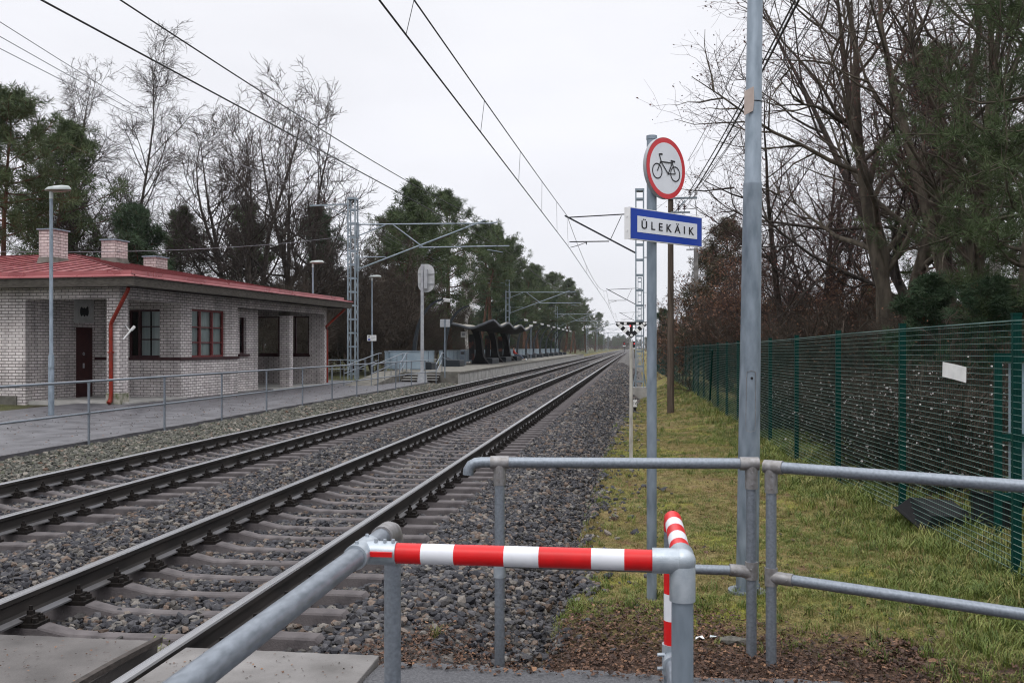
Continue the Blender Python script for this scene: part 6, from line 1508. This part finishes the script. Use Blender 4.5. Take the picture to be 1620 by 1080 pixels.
# right side
G2 = 'bare trees behind the green fence'
plant(OA, 1412, 25, -170, 'big bare tree with several mossy stems behind the fence', .6, G2)
plant(OB, 1478, 27, -150, 'bare tree just right of the big mossy stemmed one', 2.2, G2)
plant(OB, 1265, 36, 168, 'bare reddish tree behind the tall galvanised pole', 4.0, G2, wx=1.2)
plant(OA, 1540, 22, -260, 'dark bare tree leaning among the pine boughs at right', 3.5, G2, wx=.8, lean=.06)
plant(OB, 1330, 36, 120, 'thinner bare tree left of the big mossy stemmed one', 5.5, G2, wx=1.0)
plant(PN, 1618, 17.5, -190, 'near pine with dark boughs at the right edge', 1.2, 'pines behind the green fence', wx=.95)
plant(PN, 1690, 21, -60, 'pine mostly beyond the right edge of the photo', 3.4, 'pines behind the green fence')
plant(PN, 1545, 33, 60, 'pine standing behind the near one at right', 5.0, 'pines behind the green fence')
plant(BW, 1600, 24, -120, 'white barked birch showing among the pine boughs', .8, 'white birches', wx=.9)
plant(PE, 1150, 44, 352, 'brownish pine beside the concrete pole', 0, 'pines behind the green fence', wx=1.0)
plant(PE, 1120, 56, 400, 'smaller brownish pine left behind the concrete pole', 2, 'pines behind the green fence')
BG = 'brown leaved beeches behind the fence'
for i,(px,zc,py,lb) in enumerate(((1130,46,430,'brown leaved beech below the concrete pole top'),(1185,40,400,'brown leaved beech hidden by the galvanised pole'),(1235,38,418,'brown leaved beech just right of the galvanised pole'),(1300,36,420,'brown leaved beech left of the big mossy tree'),(1360,30,420,'brown leaved beech below the big mossy tree'),(1085,66,478,'far brown leaved beech behind the wooden pole'))):
    plant(BE, px, zc, py, lb, i*1.7, BG)
plant(PD, 1054, 105, 488, 'small far green pine left of the wooden pole', .5, 'pines behind the green fence')
plant(PD, 1468, 18.6, 438, 'low dark young pine behind the fence below the big trees', 2.5, 'pines behind the green fence', wx=1.3)
plant(PD, 1548, 17.2, 440, 'low dark young pine behind the white notice', 4.5, 'pines behind the green fence', wx=1.3)
SG = 'twiggy shrubs behind the green fence'
i = 0
for px, zc, py in ((1290,26,475),(1410,22,475),(1500,21,470),(1570,16.5,505),(1240,30,490),(1160,40,495),(1350,29,465),(1440,27,455),(1610,22,450)):
    plant(SH, px, zc, py, 'leafless brown twiggy shrub in the dark thicket behind the fence', i*1.1, SG, wx=1.25); i += 1
# snowberry bushes close behind the mesh
def snowberry(seed, nb):
    pt, pc = bare_tree(seed, 1.6, .02, 9, spread=.55, n1=9, n2=6, n3=4, n4=1, l1=.5, a1=(20,60), start=.1, up=.02, droop=.05, twig_r=.0028, wander=.16)
    rng = np.random.default_rng(seed); v = pc[0][0]; c = v[rng.integers(0, len(v), nb)] + rng.normal(0,.012,(nb,3))
    bm = bmesh.new(); bmesh.ops.create_uvsphere(bm, u_segments=6, v_segments=4, radius=1); 
    o8 = np.array([[1,0,0],[0,1,0],[-1,0,0],[0,-1,0]]); ring = np.array([[0,0,1.]])
    u6 = np.array([[math.cos(a)*s, math.sin(a)*s, z] for z,s in ((.9,.4),(.3,.95),(-.3,.95),(-.9,.4)) for a in np.arange(6)*math.pi/3]); bm.free()
    q = np.array([[r*6+j, r*6+(j+1)%6, (r+1)*6+(j+1)%6, (r+1)*6+j] for r in range(3) for j in range(6)] + [[0,1,2,3],[0,3,4,5],[18,21,20,19],[18,23,22,21]])
    s = rng.uniform(.007,.0135,(nb,1,1)); V = (c[:,None,:] + u6[None]*s).reshape(-1,3); Q = (q[None] + (np.arange(nb)*24)[:,None,None]).reshape(-1,4)
    return pt, pc, [(V,Q,0)]
def snow_thing(seed, nb, label):
    a, b, c = snowberry(seed, nb); t = thing('snowberry_bush', label, 'bush', (0,0,0), 0, 'snowberry bushes behind the fence')
    link('stems', quads_mesh('stems', a, True), M['twig_brown'], t); link('twigs', quads_mesh('twigs', b), M['twig_brown'], t); link('berries', quads_mesh('berries', c, True), M['berry'], t)['kind'] = 'stuff'; return t
S1 = (snow_thing(41, 430, 'snowberry'), 1.55); S2 = (snow_thing(42, 270, 'snowberry'), 1.55)
for i,(p_,px,zc,py,lb) in enumerate(((S1,1385,14.5,575,'white berried bush in the middle of the mesh panel left of the notice'),(S1,1460,12.5,560,'white berried bush below left of the white notice'),(S2,1530,12.0,560,'white berried bush right below the white notice'),(S2,1330,18,572,'sparser white berried bush behind the third fence post'),(S1,1238,20,590,'pale white berried bush just right of the galvanised pole'),(S2,1410,17,560,'white berried bush behind the second fence post'),(S2,1290,20,585,'white berried bush two panels right of the galvanised pole'),(S1,1580,14,570,'white berried bush beside the green gate leaf'))):
    plant(p_, px, zc, py, lb, i*.9, wx=1.15)
# far-off woods on both sides, too many to count
def joined(parts, name, mats): 
    return proto_obj(name, quads_mesh(name, parts[0] + [(v,q,1+m) for v,q,m in parts[1]]), mats)
woods = protos('woods', [joined(pine(61,12,.2,.35,36,.26,per=18,rad=.4,length=.32,width=.07,sub=5), 'far_pine', [M['pine_bark'], M['needles']]), joined(pine(62,12,.2,.2,40,.26,per=18,rad=.4,length=.32,width=.07,sub=5), 'far_pine', [M['pine_bark'], M['needles_dark']]),
    joined(bare_tree(63,11,.2,4,spread=.3,n1=11,n2=6,n3=5,n4=2,l1=.4,start=.1,twig_r=.02), 'far_bare', [M['twig_brown'], M['twig_brown']])])
rng = np.random.default_rng(77)
def wood_pts(n, y0, y1, x0, x1, hmin, hmax, bare_p):
    y = y0 + (y1-y0)*rng.random(n)**1.3; x = rng.uniform(x0, x1, n)
    k = in_view(x, y, 12); x, y = x[k], y[k]; s = rng.uniform(hmin,hmax,len(x))/12
    ro = np.zeros((len(x),3)); ro[:,2] = rng.uniform(0,6.28,len(x)); idx = np.where(rng.random(len(x)) < bare_p, 2, rng.integers(0,2,len(x)))
    return np.stack([x, y, np.full(len(x), -.3)],1), ro, s, idx
def wood(name, label, sets):
    a = [np.concatenate(z) for z in zip(*[wood_pts(*s) for s in sets])]
    tag(scatter(name, *a, woods), label, 'woods', kind='stuff')
wood('left_woods', 'far-off mixed woods behind the station and platform on the left', [(120,84,150,-70,-24,5,8,.5),(160,150,420,-60,-21,7.5,10.5,.25),(260,420,900,-120,-19,8,11,.15)])
wood('right_woods', 'far-off brown woods behind the trees on the right', [(80,46,110,9,45,3.5,6,.7),(120,110,420,9,70,6.5,9.5,.6),(200,420,900,11,120,8,11,.3)])
rng = np.random.default_rng(79)
def wall_of_trees():
    n = 200; x = rng.uniform(-120,60,n); y = rng.uniform(860,960,n); ro = np.zeros((n,3)); ro[:,2] = rng.uniform(0,6.28,n)
    tag(scatter('horizon_woods', np.stack([x,y,np.full(n,-1.)],1), ro, rng.uniform(.8,1.2,n), rng.integers(0,2,n), woods), 'distant woods closing the line at the horizon', 'woods', kind='stuff')
wall_of_trees()
# ------------------------------------------------------------------ damp winter air
mb = MB(); mb.box(-130, 130, -9.5, 940, -4.2, 22)
hz = newmat('haze_air'); hm_ = hz[0]; hn, hl = hz[1], hz[2]
hn.remove(hz[3]); pv = hn.new("ShaderNodeVolumePrincipled"); pv.inputs['Color'].default_value = (.93,.94,.97,1); pv.inputs['Density'].default_value = .00014; pv.inputs['Anisotropy'].default_value = .2
hl.new(pv.outputs[0], hn['Material Output'].inputs['Volume'])
tag(obj('haze', mb, hm_), kind='stuff')
